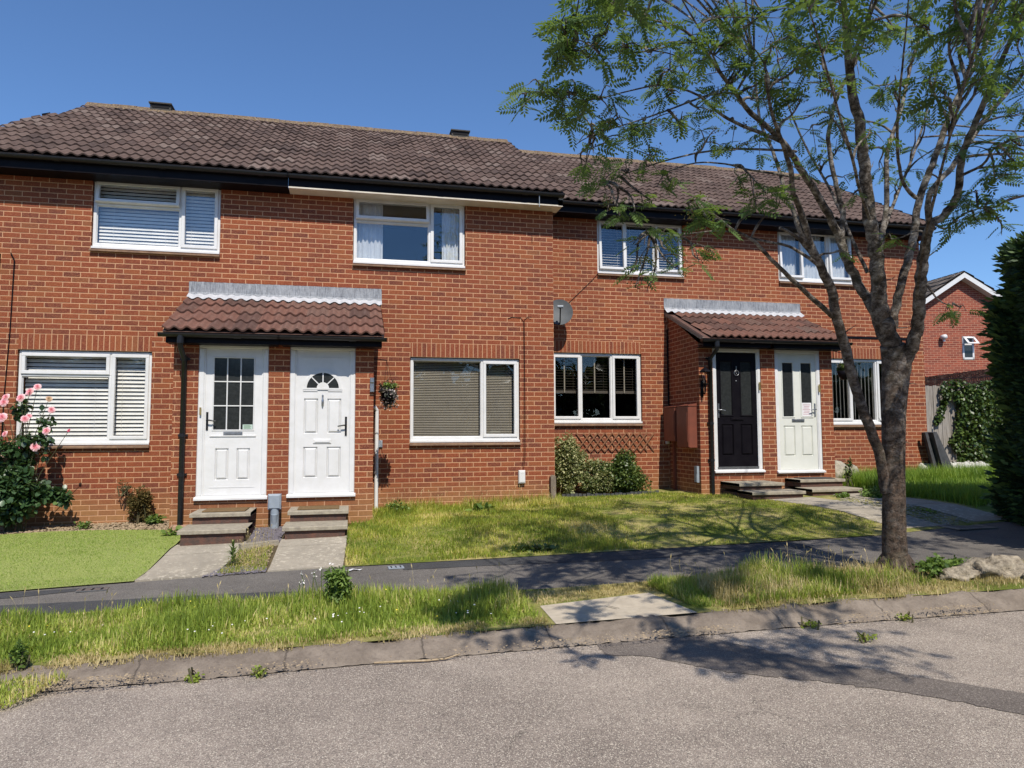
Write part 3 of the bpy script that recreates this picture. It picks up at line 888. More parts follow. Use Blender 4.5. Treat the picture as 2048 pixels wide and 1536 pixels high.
def gutter(parent, x0, x1, y, z, r=.052):
    """half-round gutter running along x, open at top; y = centre"""
    mb = MB()
    A = np.linspace(math.pi, 2*math.pi, 9)
    def ring(rr): return [(y+rr*math.cos(a), z+rr*math.sin(a)) for a in A]
    o, i_ = ring(r), ring(r-.004)
    poly = o+i_[::-1]
    mb.prism(poly, 0, x0, x1, 0)
    x = x0+.9
    while x < x1-.2:
        rr = ring(r+.006); mb.prism(rr+ring(r-.001)[::-1], 0, x, x+.09, 0); x += 1.35
    for xx in (x0, x1-.012):
        mb.prism(o, 0, xx-.004, xx+.014, 0)
    x = x0+.4
    while x < x1:
        mb.box(x, x+.025, y-r-.004, y+r+.03, z-.004, z+.003, 0); x += .8
    return mb.build('gutter', M['black'], parent)

def downpipe(parent, x, yg, zg, yw, zb, r=.034, nm='downpipe'):
    """from gutter outlet back to the wall and down"""
    mb = MB()
    mb.tube([(x, yg, zg-.03), (x, yg, zg-.13)], .045, 14)
    mb.tube([(x, yg, zg-.11), (x, yg, zg-.17), (x, yw-.05, zg-.32), (x, yw-.05, zb)], r, 14)
    for z in (zg-.33, (zg+zb)/2-.1, zb+.62):
        mb.tube([(x, yw-.05, z), (x, yw-.05, z+.05)], r+.006, 14)
        mb.box(x-.06, x+.06, yw-.03, yw, z+.01, z+.04)
    return mb.build(nm, M['black'], parent)

def panel(mb, x0, x1, z0, z1, y, d=.022, b=.034, mi=0):
    """raised-and-fielded moulded panel on a door face at y: a sunk groove round a raised field"""
    V = []
    rings = [(0, 0), (b*.35, d), (b, -d*.2)]
    for ins, dep in rings:
        V += [(x0+ins, y+dep-.0005, z0+ins), (x1-ins, y+dep-.0005, z0+ins), (x1-ins, y+dep-.0005, z1-ins), (x0+ins, y+dep-.0005, z1-ins)]
    F = []
    for k in range(2):
        for j in range(4):
            F.append((4*k+j, 4*k+(j+1) % 4, 4*k+4+(j+1) % 4, 4*k+4+j))
    F.append((8, 9, 10, 11))
    mb.add(V, F, mi)

def doorface(mb, x0, x1, z0, z1, y, holes, th=.045, mi=0):
    """door slab front with openings where panels or glass go"""
    X = sorted({x0, x1, *[h[0] for h in holes], *[h[1] for h in holes]})
    Z = sorted({z0, z1, *[h[2] for h in holes], *[h[3] for h in holes]})
    for a, b in zip(X[:-1], X[1:]):
        for c, d in zip(Z[:-1], Z[1:]):
            xm, zm = (a+b)/2, (c+d)/2
            if any(h[0] < xm < h[1] and h[2] < zm < h[3] for h in holes): continue
            mb.quad((a, y, c), (b, y, c), (b, y, d), (a, y, d), mi)
    mb.quad((x0, y, z0), (x0, y, z1), (x0, y+th, z1), (x0, y+th, z0), mi)
    mb.quad((x1, y, z0), (x1, y+th, z0), (x1, y+th, z1), (x1, y, z1), mi)
    mb.quad((x0, y, z1), (x1, y, z1), (x1, y+th, z1), (x0, y+th, z1), mi)
    mb.quad((x0, y+th, z0), (x1, y+th, z0), (x1, y+th, z1), (x0, y+th, z1), mi)

def handle(parent, x, z, y, mat, flip=1, h=.24):
    mb = MB()
    mb.rbox(x-.014, x+.014, y-.012, y, z-h/2, z+h/2, .003)
    mb.tube([(x, y-.01, z+.01), (x, y-.05, z+.01), (x+flip*.03, y-.055, z+.012), (x+flip*.11, y-.05, z-.002)], [.010, .010, .010, .008], 10)
    return mb.build('handle', mat, parent)

def letterbox(parent, x0, x1, z0, z1, y, mat):
    mb = MB(); mb.rbox(x0, x1, y-.012, y+.002, z0, z1, .004); mb.rbox(x0+.02, x1-.02, y-.020, y-.01, z0+.014, z1-.014, .003)
    return mb.build('letterbox', mat, parent)

def doorframe(x0, x1, z0, z1, Y, w=.075, cill=True):
    mb = MB(); y0 = Y-.012
    for (a, b, c, d, yy) in ((x0, x1, z1-w, z1, y0), (x0, x0+w, z0+.05, z1-w+.004, y0+.0015), (x1-w, x1, z0+.05, z1-w+.004, y0+.0015)):
        mb.rbox(a, b, yy, Y+.1, c, d, .01)
    v = w-.02
    for (a, b, c, d) in ((x0+v, x1-v, z1-w-.012, z1-w+.004), (x0+v+.01, x0+w+.012, z0+.05, z1-w), (x1-w-.012, x1-v-.01, z0+.05, z1-w)):
        mb.box(a, b, y0+.012, Y+.09, c, d)
    if cill:
        mb.prism([(Y-.07, z0-.0), (Y-.07, z0+.025), (Y+.0, z0+.052), (Y+.1, z0+.052), (Y+.1, z0)], 0, x0-.015, x1+.015)
    return mb

def steps(name, x0, x1, Yw, z_top, z_low, g, y_up, y_lo, label, mat_top, lx0=None, lx1=None):
    """two concrete steps up to a door; riser sides of brick"""
    t = empty(name, ((x0+x1)/2, Yw-.3, g), label, 'doorstep', 'steps up to the front doors')
    lx0 = x0 if lx0 is None else lx0; lx1 = x1 if lx1 is None else lx1
    def slab(a, b, ya, yb, z, th=.05):
        mb = MB()
        c = .008
        n = 10; vs = []
        mb.box(a, b, ya+c, yb, z-th, z-c)
        # worn top with softened nose
        X = np.linspace(a, b, n+1)
        V = []
        for i, x in enumerate(X):
            j = rnd.uniform(-.003, .003)
            V += [(x, ya+.0+j, z-th+.004), (x, ya+j, z-c), (x, ya+c+j, z-.001), (x, yb, z)]
        mb.add(V, [(4*i+k_, 4*i+4+k_, 4*i+5+k_, 4*i+1+k_) for i in range(n) for k_ in range(3)], 0)
        for x, o in ((a, 0), (b, 4*n)):
            mb.add([V[o], V[o+1], V[o+2], V[o+3], (x, yb, z-th)], [(0, 1, 2, 3, 4)], 0)
        return mb
    up = slab(x0, x1, y_up, Yw, z_top).build('upper_tread', M['step'], t)
    lo = slab(lx0, lx1, y_lo, y_up+.06, z_low).build('lower_tread', M['step'], t)
    mb = MB(); mb.box(x0+.03, x1-.03, y_up+.035, Yw, z_low+.001, z_top-.051)
    mb.build('upper_riser', M['step_side'], t)
    mb = MB(); mb.box(lx0+.03, lx1-.03, y_lo+.035, Yw, g-.1, z_low-.051)
    mb.build('lower_riser', M['step_side'], t)
    return t

# ------------------------------------------------------------------ house 1 + 2 geometry constants
PX = -4.215            # party wall of the first pair (middle of the first porch)
PX2 = 4.01             # party wall of the second pair
def eaves(h, x0, x1, Yf, z, white, wall_y, right_end=False):
    """fascia, soffit, gutter for the stretch x0..x1; gutter centre at Yf-.06"""
    mb = MB(); mb.rbox(x0, x1, Yf, Yf+.022, z-.165, z+.0, .003); mb.build('fascia', M['blackpaint'], h)
    mb = MB(); mb.box(x0+.001, x1-.001, Yf+.0, wall_y+.05, z-.176, z-.166)
    if white: mb.box(x0+.002, x1-.002, Yf+.001, Yf+.012, z-.186, z-.1765)
    mb.build('soffit', M['soffit_w'] if white else M['blackpaint'], h)
    gutter(h, x0, x1, Yf-.058, z-.005)

W1 = (-6.962, -5.222, 3.875, 4.885); W2 = (-3.252, -1.487, 3.84, 4.88)
L1 = (-7.84, -6.114, 1.03, 2.345); L2 = (-2.352, -.588, 1.03, 2.345)
D1 = (-5.235, -4.352, .285, 2.345); D2 = (-4.078, -3.207, .295, 2.345)
CL = [(0, .68, 0, .64, 'fixed'), (0, .68, .64, 1, 'ventopen'), (.68, 1, 0, 1, 'sash')]
PY1 = -1.2
def eave_cut(h0, h1):   # left end of the first roof runs out slightly toward the eave
    return lambda t: -8.95+.62*t

def house_pair_one():
    for idx in (0, 1):
        if idx == 0:
            h = empty('terraced_house', (-6.4, 0, G(-6.4, 0)), 'red brick house at the far left with a glazed front door and white slatted blinds', 'house', 'brick houses of the terrace')
            x0, x1 = -9.6, PX
            up, lowr, dr = W1, L1, D1
        else:
            h = empty('terraced_house', (-2.1, 0, G(-2.1, 0)), 'red brick house with white soffit and a fanlight in its white front door', 'house', 'brick houses of the terrace')
            x0, x1 = PX, 0.0
            up, lowr, dr = W2, L2, D2
        e = .004
        mb = MB()
        holes = [(up[0]-.008, up[1]+.008, up[2]-.03, up[3]+.008), (lowr[0]-.008, lowr[1]+.008, lowr[2]-.03, lowr[3]+.008)]
        wall(mb, x0, x1-(.0004 if idx == 0 else 0), -.45, 4.93, 0.0, .28, holes)
        if idx == 1:
            mb.quad((0, .28, -.45), (0, 8.0, -.45), (0, 8.0, 4.93), (0, .28, 4.93))
            mb.add([(0, .0, 4.93), (0, 8.0, 4.93), (0, 4, 7.5)], [(0, 1, 2)])
        else:
            mb.quad((x0, .28, -.45), (x0, .28, 4.93), (x0, 8, 4.93), (x0, 8, -.45))
            mb.add([(x0+.3, .0, 4.93), (x0+.3, 8.0, 4.93), (x0+.3, 4, 7.0)], [(0, 1, 2)])
        mb.quad((x0, 8, -.45), (x0, 8, 4.93), (x1, 8, 4.93), (x1, 8, -.45))
        mb.build('wall', M['brick'], h)
        mb = MB(); room(mb, *up, .28); room(mb, *lowr, .28)
        mb.build('interior', M['dark'], h)
        soldier(h, lowr[0]-.0, lowr[1]+.0, lowr[3]+.008, 0.0, M['soldier'])
        if idx == 0:
            window(h, *up, 0, CL, ('slats', .052, .05, R(62), M['slat_w'], 0), M['glass_hi'])
            window(h, *lowr, 0, [(0, .685, 0, .735, 'fixed'), (0, .685, .735, 1, 'sash'), (.685, 1, 0, 1, 'sash')],
                   ('slats', .058, .054, R(60), M['slat_w'], 0))
            eaves(h, x0, x1-.003, -.33, 5.02, False, 0)
        else:
            window(h, *up, 0, CL, ('curtain', [(.02, .26), (.80, .97)]), M['glass_hi'])
            window(h, *lowr, 0, [(0, .655, 0, 1, 'fixed'), (.655, 1, 0, 1, 'sash')], ('slats', .027, .025, R(50), M['slat_t'], 0))
            eaves(h, x0, .08, -.33, 5.02, True, 0)
            # gable-end verge of the roof
        rf = tiles(h, 'roof', -8.95 if idx == 0 else -4.2, -4.2 if idx == 0 else .10, -.385, 5.045, 3.8, 7.58, M['roof'],
                   xl=(eave_cut(0, 0) if idx == 0 else None))
        ridge(rf, -8.36 if idx == 0 else PX, PX if idx == 0 else .06, 3.8, 7.595)
        # ridge-line terminal vents, dark boxes
        vx = -7.02 if idx == 0 else -1.0
        mb = MB()
        mb.box(vx-.19, vx+.19, 3.68, 3.95, 7.58, 7.70); mb.box(vx-.21, vx+.21, 3.64, 3.99, 7.70, 7.725)
        mb.box(vx-.16, vx+.16, 3.67, 3.681, 7.625, 7.69, 1)
        mb.build('roof_vent', [M['ridge'] if False else flatten('vent_clay', (.075, .07, .062)), M['dark']], rf)
        if idx == 1:
            mb = MB()
            yy = np.linspace(-.36, 3.8, 14)
            for a, b in zip(yy[:-1], yy[1:]):
                za = 5.03+(a+.36)*.611; zb = 5.03+(b+.36)*.611
                mb.add([(.0, a, za-.10), (.075, a, za-.10), (.075, a, za-.0), (0, a, za), (.0, b, zb-.10), (.075, b, zb-.10), (.075, b, zb), (0, b, zb)],
                       [(0, 1, 2, 3), (1, 5, 6, 2), (4, 7, 6, 5), (0, 4, 5, 1)])
            mb.build('verge', M['mortar'], h)
            mb = MB(); mb.prism([(-.33, 4.845), (-.33, 5.02), (.12, 5.28), (.3, 5.28), (.3, 4.845)], 0, .002, .08)
            mb.build('eaves_end', M['blackpaint'], h)
        # porch half
        pz = 2.40
        ph = MB()
        if idx == 0:
            wall(ph, -5.54, PX-.0004, -.45, pz, PY1, .12, [(dr[0], dr[1], dr[2], 2.35)])
            ph.box(-5.54, -5.42, PY1+.12, .0, -.45, pz)
            ph.add([(-5.54, PY1, pz), (-5.54, 0, pz), (-5.54, 0, 3.1)], [(0, 1, 2)])
        else:
            wall(ph, PX, -2.96, -.45, pz, PY1, .12, [(dr[0], dr[1], dr[2], 2.35)])
            ph.box(-3.08, -2.96, PY1+.12, .0, -.45, pz)
            ph.add([(-2.96, PY1, pz), (-2.96, 0, 3.1), (-2.96, 0, pz)], [(0, 1, 2)])
        ph.build('porch_wall', M['brick_b'], h)
        a, b = (-5.62, -4.2) if idx == 0 else (-4.2, -2.83)
        tiles(h, 'porch_roof', a, b, -1.50, 2.47, 0, 3.16, M['proof'], gauge=.42, amp=.038, parts=9, lap=.034)
        mb = MB(); mb.rbox(a+(.03 if idx == 0 else 0), b-(.03 if idx else .002), -1.44, -1.42, 2.325, 2.465, .003)
        mb.box(a+.03, b-.03, -1.42, PY1+.01, 2.325, 2.335)
        mb.build('porch_fascia', M['blackpaint'], h)
        gutter(h, a-(.04 if idx == 0 else -.001), b+(.03 if idx else 0), -1.50, 2.44)
        # lead flashing dressed over the top course
        lead_flash(h, a-(0.01 if idx == 0 else 0), b+(.02 if idx else 0), 0.0, 3.415, 3.16)
        mb = MB()
        xx = (a+.005) if idx == 0 else (b-.035)
        mb.add([(xx, -1.48, 2.44), (xx+.03, -1.48, 2.44), (xx+.03, 0, 3.12), (xx, 0, 3.12), (xx, -1.48, 2.48), (xx+.03, -1.48, 2.48), (xx+.03, 0, 3.16), (xx, 0, 3.16)],
               [(0, 1, 5, 4), (0, 4, 7, 3), (1, 2, 6, 5), (0, 3, 2, 1)])
        mb.build('porch_verge', M['mortar'], h)
        if idx == 0:
            downpipe(h, -5.40, -1.50, 2.44, PY1, -.02)
            mb = MB(); mb.rbox(-5.50, -5.31, PY1-.13, PY1, -.3, -.02, .012); mb.build('drain_surround', M['pink'], h)
        frame = doorframe(dr[0], dr[1], dr[2], dr[3]+.02, PY1+.02).build('door_frame', M['white'], h)
        door_a(h, dr) if idx == 0 else door_b(h, dr)

def flatten(name, c):
    if name not in M: M[name] = flat_mat(name, c, tuple(x*.7 for x in c), 20, .85, .2)
    return M[name]

def lead_flash(h, a, b, Y, ztop, zb):
    mb = MB(); n = int((b-a)/.025); vs = []
    for i in range(n+1):
        x = a+(b-a)*i/n
        hh = .5-.5*math.cos(2*math.pi*x/.15)
        st = rnd.uniform(-.003, .003)
        vs += [(x, Y-.004, ztop+st), (x, Y-.006, zb+.10), (x, Y-.035, zb+.055+.02*hh), (x, Y-.15+rnd.uniform(-.008, .008), zb-.03+.032*hh)]
    mb.add(vs, [(4*i+j, 4*i+4+j, 4*i+5+j, 4*i+1+j) for i in range(n) for j in range(2)], 0, False)
    mb.add(vs, [(4*i+2, 4*i+6, 4*i+7, 4*i+3) for i in range(n)], 1, True)
    return mb.build('flashing', [M['lead'], M['lead_w']], h)

def door_a(h, d):      # top glazed in nine panes
    x0, x1, z0, z1 = d[0]+.072, d[1]-.072, d[2]+.055, d[3]-.06; Y = PY1+.035
    gx0, gx1, gz0, gz1 = x0+.115, x1-.115, z0+.86, z1-.115
    p1 = (x0+.15, x0+.32, z0+.20, z0+.62); p2 = (x1-.32, x1-.15, z0+.20, z0+.62)
    mb = MB(); doorface(mb, x0, x1, z0, z1, Y, [(gx0, gx1, gz0, gz1), p1, p2])
    for p in (p1, p2): panel(mb, *p, Y)
    mb.box(x0+.08, x1-.08, Y-.012, Y+.001, z0+.775, z0+.79)
    mb.box(x0+.085, x1-.085, Y-.004, Y+.001, z0+.10, z0+.115)
    dr = mb.build('front_door', M['white'], h)
    q = MB(); q.box(gx0-.002, gx1+.002, Y+.012, Y+.018, gz0-.002, gz1+.002); q.build('pane', M['darkglass'], dr)
    q = MB()
    for i in (1, 2):
        x = gx0+(gx1-gx0)*i/3; q.rbox(x-.008, x+.008, Y-.002, Y+.012, gz0, gz1, .003)
        z = gz0+(gz1-gz0)*i/3; q.rbox(gx0, gx1, Y-.001, Y+.0125, z-.008, z+.008, .003)
    framebars(q, gx0-.012, gx1+.012, gz0-.012, gz1+.012, Y-.008, Y+.012, .018)
    q.build('glazing_bars', M['white'], dr)
    q = MB(); q.box(gx1-.135, gx1-.01, Y+.006, Y+.010, gz0+.012, gz0+.075, 0)
    for i in range(4): q.box(gx1-.12, gx1-.03-.01*(i % 2), Y+.005, Y+.0059, gz0+.022+i*.013, gz0+.027+i*.013, 1)
    q.build('sticker', [M['sticker'], M['mossgrn']], dr)
    letterbox(dr, x0+.25, x0+.49, z0+.79, z0+.84, Y, M['metal'])
    handle(dr, x0+.045, z0+.98, Y, M['black'])
    q = MB(); q.rbox(d[0]+.028, d[0]+.05, PY1-.028, PY1-.008, z0+1.06, z0+1.16, .004); q.build('bell_push', M['brass'], h)

def door_b(h, d):      # panelled with a sunburst fanlight
    x0, x1, z0, z1 = d[0]+.072, d[1]-.072, d[2]+.055, d[3]-.06; Y = PY1+.035
    xm = (x0+x1)/2; q0, q1 = x0+.115, x1-.115
    P = [(q0, xm-.06, z0+.20, z0+.62), (xm+.06, q1, z0+.20, z0+.62), (q0, xm-.06, z0+.80, z0+1.28), (xm+.06, q1, z0+.80, z0+1.28)]
    mb = MB(); doorface(mb, x0, x1, z0, z1, Y, P)
    for p in P: panel(mb, *p, Y)
    mb.rbox(q0-.01, xm-.07, Y-.010, Y+.001, z0+1.375, z0+1.40, .003); mb.rbox(xm+.07, q1+.01, Y-.010, Y+.001, z0+1.375, z0+1.40, .003)
    mb.box(x0+.06, x1-.06, Y-.006, Y+.001, z1-.10, z1-.09)
    dr = mb.build('front_door', M['white'], h)
    zc = z0+1.42; ro, ri = .215, .07
    q = MB(); A = np.linspace(0, math.pi, 25)
    def half(r): return [(xm+r*math.cos(a), zc+r*math.sin(a)) for a in A]
    q.prism(half(ro)+[(xm-ro, zc)], 1, Y-.003, Y+.004); q.build('fanlight', M['darkglass'], dr)
    q = MB()
    q.prism(half(ro+.035)+half(ro-.002)[::-1], 1, Y-.014, Y-.001); q.prism(half(ri+.012)+[(xm-ri, zc)], 1, Y-.012, Y-.0035)
    q.box(xm-ro-.045, xm+ro+.045, Y-.015, Y-.0, zc-.02, zc+.003)
    for a in (45, 90, 135):
        a = R(a); c_, s_ = math.cos(a), math.sin(a); w_ = .007
        q.prism([(xm+ri*c_-w_*s_, zc+ri*s_+w_*c_), (xm+ri*c_+w_*s_, zc+ri*s_-w_*c_), (xm+ro*c_+w_*s_, zc+ro*s_-w_*c_), (xm+ro*c_-w_*s_, zc+ro*s_+w_*c_)], 1, Y-.010, Y-.0032)
    q.build('glazing_bars', M['white'], dr)
    letterbox(dr, xm-.12, xm+.12, z0+.665, z0+.725, Y, M['white'])
    handle(dr, x1-.05, z0+.90, Y, M['black'], -1, .26)
    q = MB(); q.lathe([(0, .0), (.006, .01), (.016, .05), (.018, .09), (.008, .13), (.004, .15), (.008, .165), (0, .17)], (xm, Y-.022, z0+1.16), 12)
    q.tube([(xm, Y-.0, z0+1.32), (xm, Y-.03, z0+1.32)], .012, 8); q.build('knocker', M['metal'], dr)

house_pair_one()

# ------------------------------------------------------------------ houses 3 + 4
FY = 1.2; PY2 = 0.0
W3 = (1.222, 2.963, 4.155, 5.17); W4 = (5.03, 6.75, 4.17, 5.18)
L3 = (.30, 2.058, 1.345, 2.61); L4 = (6.06, 7.79, 1.31, 2.61)
D3 = (2.872, 3.805, .445, 2.60); D4 = (4.086, 5.005, .42, 2.60)
C3 = [(0, .33, 0, 1, 'open'), (.33, .67, 0, 1, 'fixed'), (.67, 1, 0, 1, 'open')]
C3b = [(0, .33, 0, 1, 'sash'), (.33, .67, 0, 1, 'fixed'), (.67, 1, 0, 1, 'sash')]

def door_c(h, d, mat, style):
    x0, x1, z0, z1 = d[0]+.068, d[1]-.068, d[2]+.055, d[3]-.06; Y = PY2+.035
    xm = (x0+x1)/2; q0, q1 = x0+.10, x1-.10
    g = [(q0, q0+.21, z0+.94, z1-.16), (q1-.21, q1, z0+.94, z1-.16)]
    P = [(q0, q0+.23, z0+.24, z0+.78), (q1-.23, q1, z0+.24, z0+.78)]
    mb = MB(); doorface(mb, x0, x1, z0, z1, Y, g+P)
    for p in P: panel(mb, *p, Y)
    for p in g: framebars(mb, p[0]-.022, p[1]+.022, p[2]-.022, p[3]+.022, Y-.011, Y+.02, .024)
    dr = mb.build('front_door', mat, h)
    for p in g:
        q = MB(); q.box(p[0]-.002, p[1]+.002, Y+.012, Y+.018, p[2], p[3]); q.build('pane', M['darkglass'], dr)
    letterbox(dr, xm-.125, xm+.125, z0+.845, z0+.90, Y, M['metal'] if style == 'w' else M['blackpaint'])
    if style == 'b':
        q = MB()
        q.tube([(xm+.045*math.cos(a), Y-.022, z1-.36+.045*math.sin(a)) for a in np.linspace(0, 2*math.pi, 17)], .0045, 6)
        q.tube([(xm, Y-.018, z1-.24), (xm, Y-.018, z1-.32)], .006, 6); q.tube([(xm, Y, z1-.30), (xm, Y-.02, z1-.30)], .01, 8)
        # number 2 inside the ring
        q.tube([(xm-.014, Y-.02, z1-.347), (xm, Y-.02, z1-.338), (xm+.014, Y-.02, z1-.348), (xm-.014, Y-.02, z1-.378), (xm+.015, Y-.02, z1-.378)], .0035, 5)
        q.build('knocker', M['metal'], dr)
        q = MB(); q.lathe([(.0, -.008), (.012, -.006), (.012, 0)], (xm, Y, z1-.50), 12, axis=1); q.build('spyhole', M['metal'], dr)
        handle(dr, x0+.045, z0+1.02, Y, M['metal'])
        q = MB(); q.box(x0, x1, Y-.016, Y, z0+.0, z0+.045); q.build('threshold_strip', M['metal'], dr)
    else:
        handle(dr, x1-.045, z0+1.06, Y, M['metal'], -1)
        q = MB(); q.box(g[1][0]+.01, g[1][1]-.01, Y+.004, Y+.008, g[1][2]+.01, g[1][2]+.25, 0)
        for i in range(7): q.box(g[1][0]+.03+.01*(i % 3), g[1][1]-.035-.012*(i*2 % 3), Y+.003, Y+.0039, g[1][2]+.04+i*.028, g[1][2]+.048+i*.028, 1)
        q.build('notice', [M['paper'], M['ink']], dr)
    q = MB(); q.rbox(d[1]-.05, d[1]-.025, PY2-.03, PY2-.008, z0+1.38, z0+1.52, .004); q.box(d[1]-.05, d[1]-.025, PY2-.032, PY2-.03, z0+1.38, z0+1.43)
    q.build('bell_push', M['brass'], h)

def house_pair_two():
    for idx in (0, 1):
        if idx == 0:
            h = empty('terraced_house', (2.0, FY, G(2, FY)), 'red brick house set back with a black front door', 'house', 'brick houses of the terrace')
            x0, x1 = 0.004, PX2; up, lowr, dr = W3, L3, D3
        else:
            h = empty('terraced_house', (6.2, FY, G(6, FY)), 'red brick end house behind the tree with a cream front door', 'house', 'brick houses of the terrace')
            x0, x1 = PX2, 8.36; up, lowr, dr = W4, L4, D4
        mb = MB()
        holes = [(up[0]-.008, up[1]+.008, up[2]-.03, up[3]+.008), (lowr[0]-.008, lowr[1]+.008, lowr[2]-.03, lowr[3]+.008)]
        wall(mb, x0, x1-(.0004 if idx == 0 else 0), -.3, 5.24, FY, .28, holes)
        if idx == 1:
            mb.quad((x1, FY+.28, -.3), (x1, 9.2, -.3), (x1, 9.2, 5.24), (x1, FY+.28, 5.24))
            mb.add([(x1, FY, 5.24), (x1, 9.2, 5.24), (x1, 5.2, 7.8)], [(0, 1, 2)])
        if idx == 1: mb.quad((x0, 9.2, -.3), (x0, 9.2, 5.24), (x1, 9.2, 5.24), (x1, 9.2, -.3))
        mb.build('wall', M['brick'], h)
        mb = MB(); room(mb, *up, FY+.28); room(mb, *lowr, FY+.28); mb.build('interior', M['dark'], h)
        soldier(h, lowr[0], lowr[1], lowr[3]+.008, FY, M['soldier_b'])
        if idx == 0:
            window(h, *up, FY, C3, ('slats', .05, .045, R(25), M['slat_w'], 0), M['glass_hi'])
            window(h, *lowr, FY, C3b, ('half', .05, .045, R(10), M['slat_d'], .46))
        else:
            window(h, *up, FY, C3, ('curtain', [(.02, .3), (.36, .64), (.72, .97)]), M['glass_hi'])
            window(h, *lowr, FY, C3b, ('vert', .085, 0, M['slat_w']))
        eaves(h, x0 if idx == 0 else x0+.001, x1-.003 if idx == 0 else 8.4, FY-.33, 5.32, False, FY)
        rf = tiles(h, 'roof', x0 if idx == 0 else 3.9, 3.9 if idx == 0 else 8.42, FY-.385, 5.345, 5.0, 7.88, M['roof'])
        ridge(rf, .1 if idx == 0 else PX2, PX2 if idx == 0 else 8.4, 5.0, 7.90)
        if idx == 1:
            mb = MB()
            mb.add([(8.36, FY-.36, 5.25), (8.41, FY-.36, 5.25), (8.41, FY-.36, 5.34), (8.36, FY-.36, 5.34), (8.36, 5, 7.78), (8.41, 5, 7.78), (8.41, 5, 7.87), (8.36, 5, 7.87)],
                   [(0, 1, 2, 3), (1, 5, 6, 2), (0, 4, 5, 1)])
            mb.build('verge', M['mortar'], h)
            mb = MB(); mb.box(5.55, 8.2, FY-.012, FY-.003, 3.03, 3.075); mb.build('cable_conduit', M['blackpaint'], h)
        ph = MB(); pz = 2.70
        if idx == 0:
            wall(ph, 2.61, PX2-.0004, -.2, pz, PY2, .12, [(dr[0], dr[1], dr[2], 2.66)])
            ph.box(2.61, 2.73, PY2+.12, FY, -.2, pz)
            ph.add([(2.61, PY2, pz), (2.61, FY, 3.38), (2.61, FY, pz)], [(0, 1, 2)])
        else:
            wall(ph, PX2, 5.245, -.2, pz, PY2, .12, [(dr[0], dr[1], dr[2], 2.66)])
            ph.box(5.125, 5.245, PY2+.12, FY, -.2, pz)
            ph.add([(5.245, PY2, pz), (5.245, FY, pz), (5.245, FY, 3.38)], [(0, 1, 2)])
        ph.build('porch_wall', M['brick_b'], h)
        a, b = (2.55, 3.9) if idx == 0 else (3.9, 5.40)
        tiles(h, 'porch_roof', a, b, -.28, 2.755, FY, 3.43, M['proof'], gauge=.42, amp=.038, parts=8, lap=.034)
        mb = MB(); mb.rbox(a+.03, b-.03, -.24, -.22, 2.605, 2.75, .003); mb.box(a+.03, b-.03, -.22, PY2+.01, 2.605, 2.615)
        mb.build('porch_fascia', M['blackpaint'], h)
        gutter(h, a-(.03 if idx == 0 else 0), b+(.03 if idx else 0), -.30, 2.725)
        lead_flash(h, a-(.01 if idx == 0 else 0), b+(.08 if idx else 0), FY, 3.70, 3.43)
        mb = MB(); xx = (a+.005) if idx == 0 else (b-.035)
        mb.add([(xx, -.26, 2.70), (xx+.03, -.26, 2.70), (xx+.03, FY, 3.36), (xx, FY, 3.36), (xx, -.26, 2.765), (xx+.03, -.26, 2.765), (xx+.03, FY, 3.43), (xx, FY, 3.43)],
               [(0, 1, 5, 4), (0, 4, 7, 3), (1, 2, 6, 5), (0, 3, 2, 1)])
        mb.build('porch_verge', M['mortar'], h)
        if idx == 0: downpipe(h, 2.80, -.30, 2.725, PY2, .02)
        doorframe(dr[0], dr[1], dr[2], dr[3]+.02, PY2+.02, .065).build('door_frame', M['white'], h)
        door_c(h, dr, M['blackpaint'] if idx == 0 else M['cream'], 'b' if idx == 0 else 'w')
house_pair_two()

# doorsteps (Z from photo)
s1 = steps('doorstep', -5.18, -4.47, PY1, .175, .04, -.12, -1.80, -2.33, 'pair of concrete steps with a brown doormat below the glazed white door', M['step'], -5.20, -4.45)
s2 = steps('doorstep', -4.03, -3.28, PY1, .17, .035, -.12, -1.78, -2.28, 'pair of concrete steps below the white door with the fanlight', M['step'], -4.05, -3.29)
s3 = steps('doorstep', 2.97, 3.80, PY2, .30, .19, .03, -.62, -1.0, 'pair of concrete steps rising to the black front door', M['step'], 2.97, 3.93)
s4 = steps('doorstep', 4.22, 5.10, PY2, .33, .20, .06, -.45, -.86, 'pair of concrete steps with a dark mat below the cream door', M['step'], 4.15, 5.10)
def doormat(x0, x1, y0, y1, z, mat, label):
    mb = MB(); mb.rbox(x0, x1, y0, y1, z, z+.014, .004)
    o = mb.build('doormat', mat, None, ((x0+x1)/2, y0, z)); tag(o, label, 'doormat')
doormat(-5.06, -4.55, -1.68, -1.28, .176, M['mat'], 'worn brown doormat on the top step of the glazed white door')
doormat(-3.92, -3.40, -1.66, -1.28, .171, M['mat'], 'worn brown doormat on the top step of the fanlight door')
doormat(4.36, 4.95, -.38, -.06, .331, M['mat_d'], 'dark grey doormat on the step of the cream door')

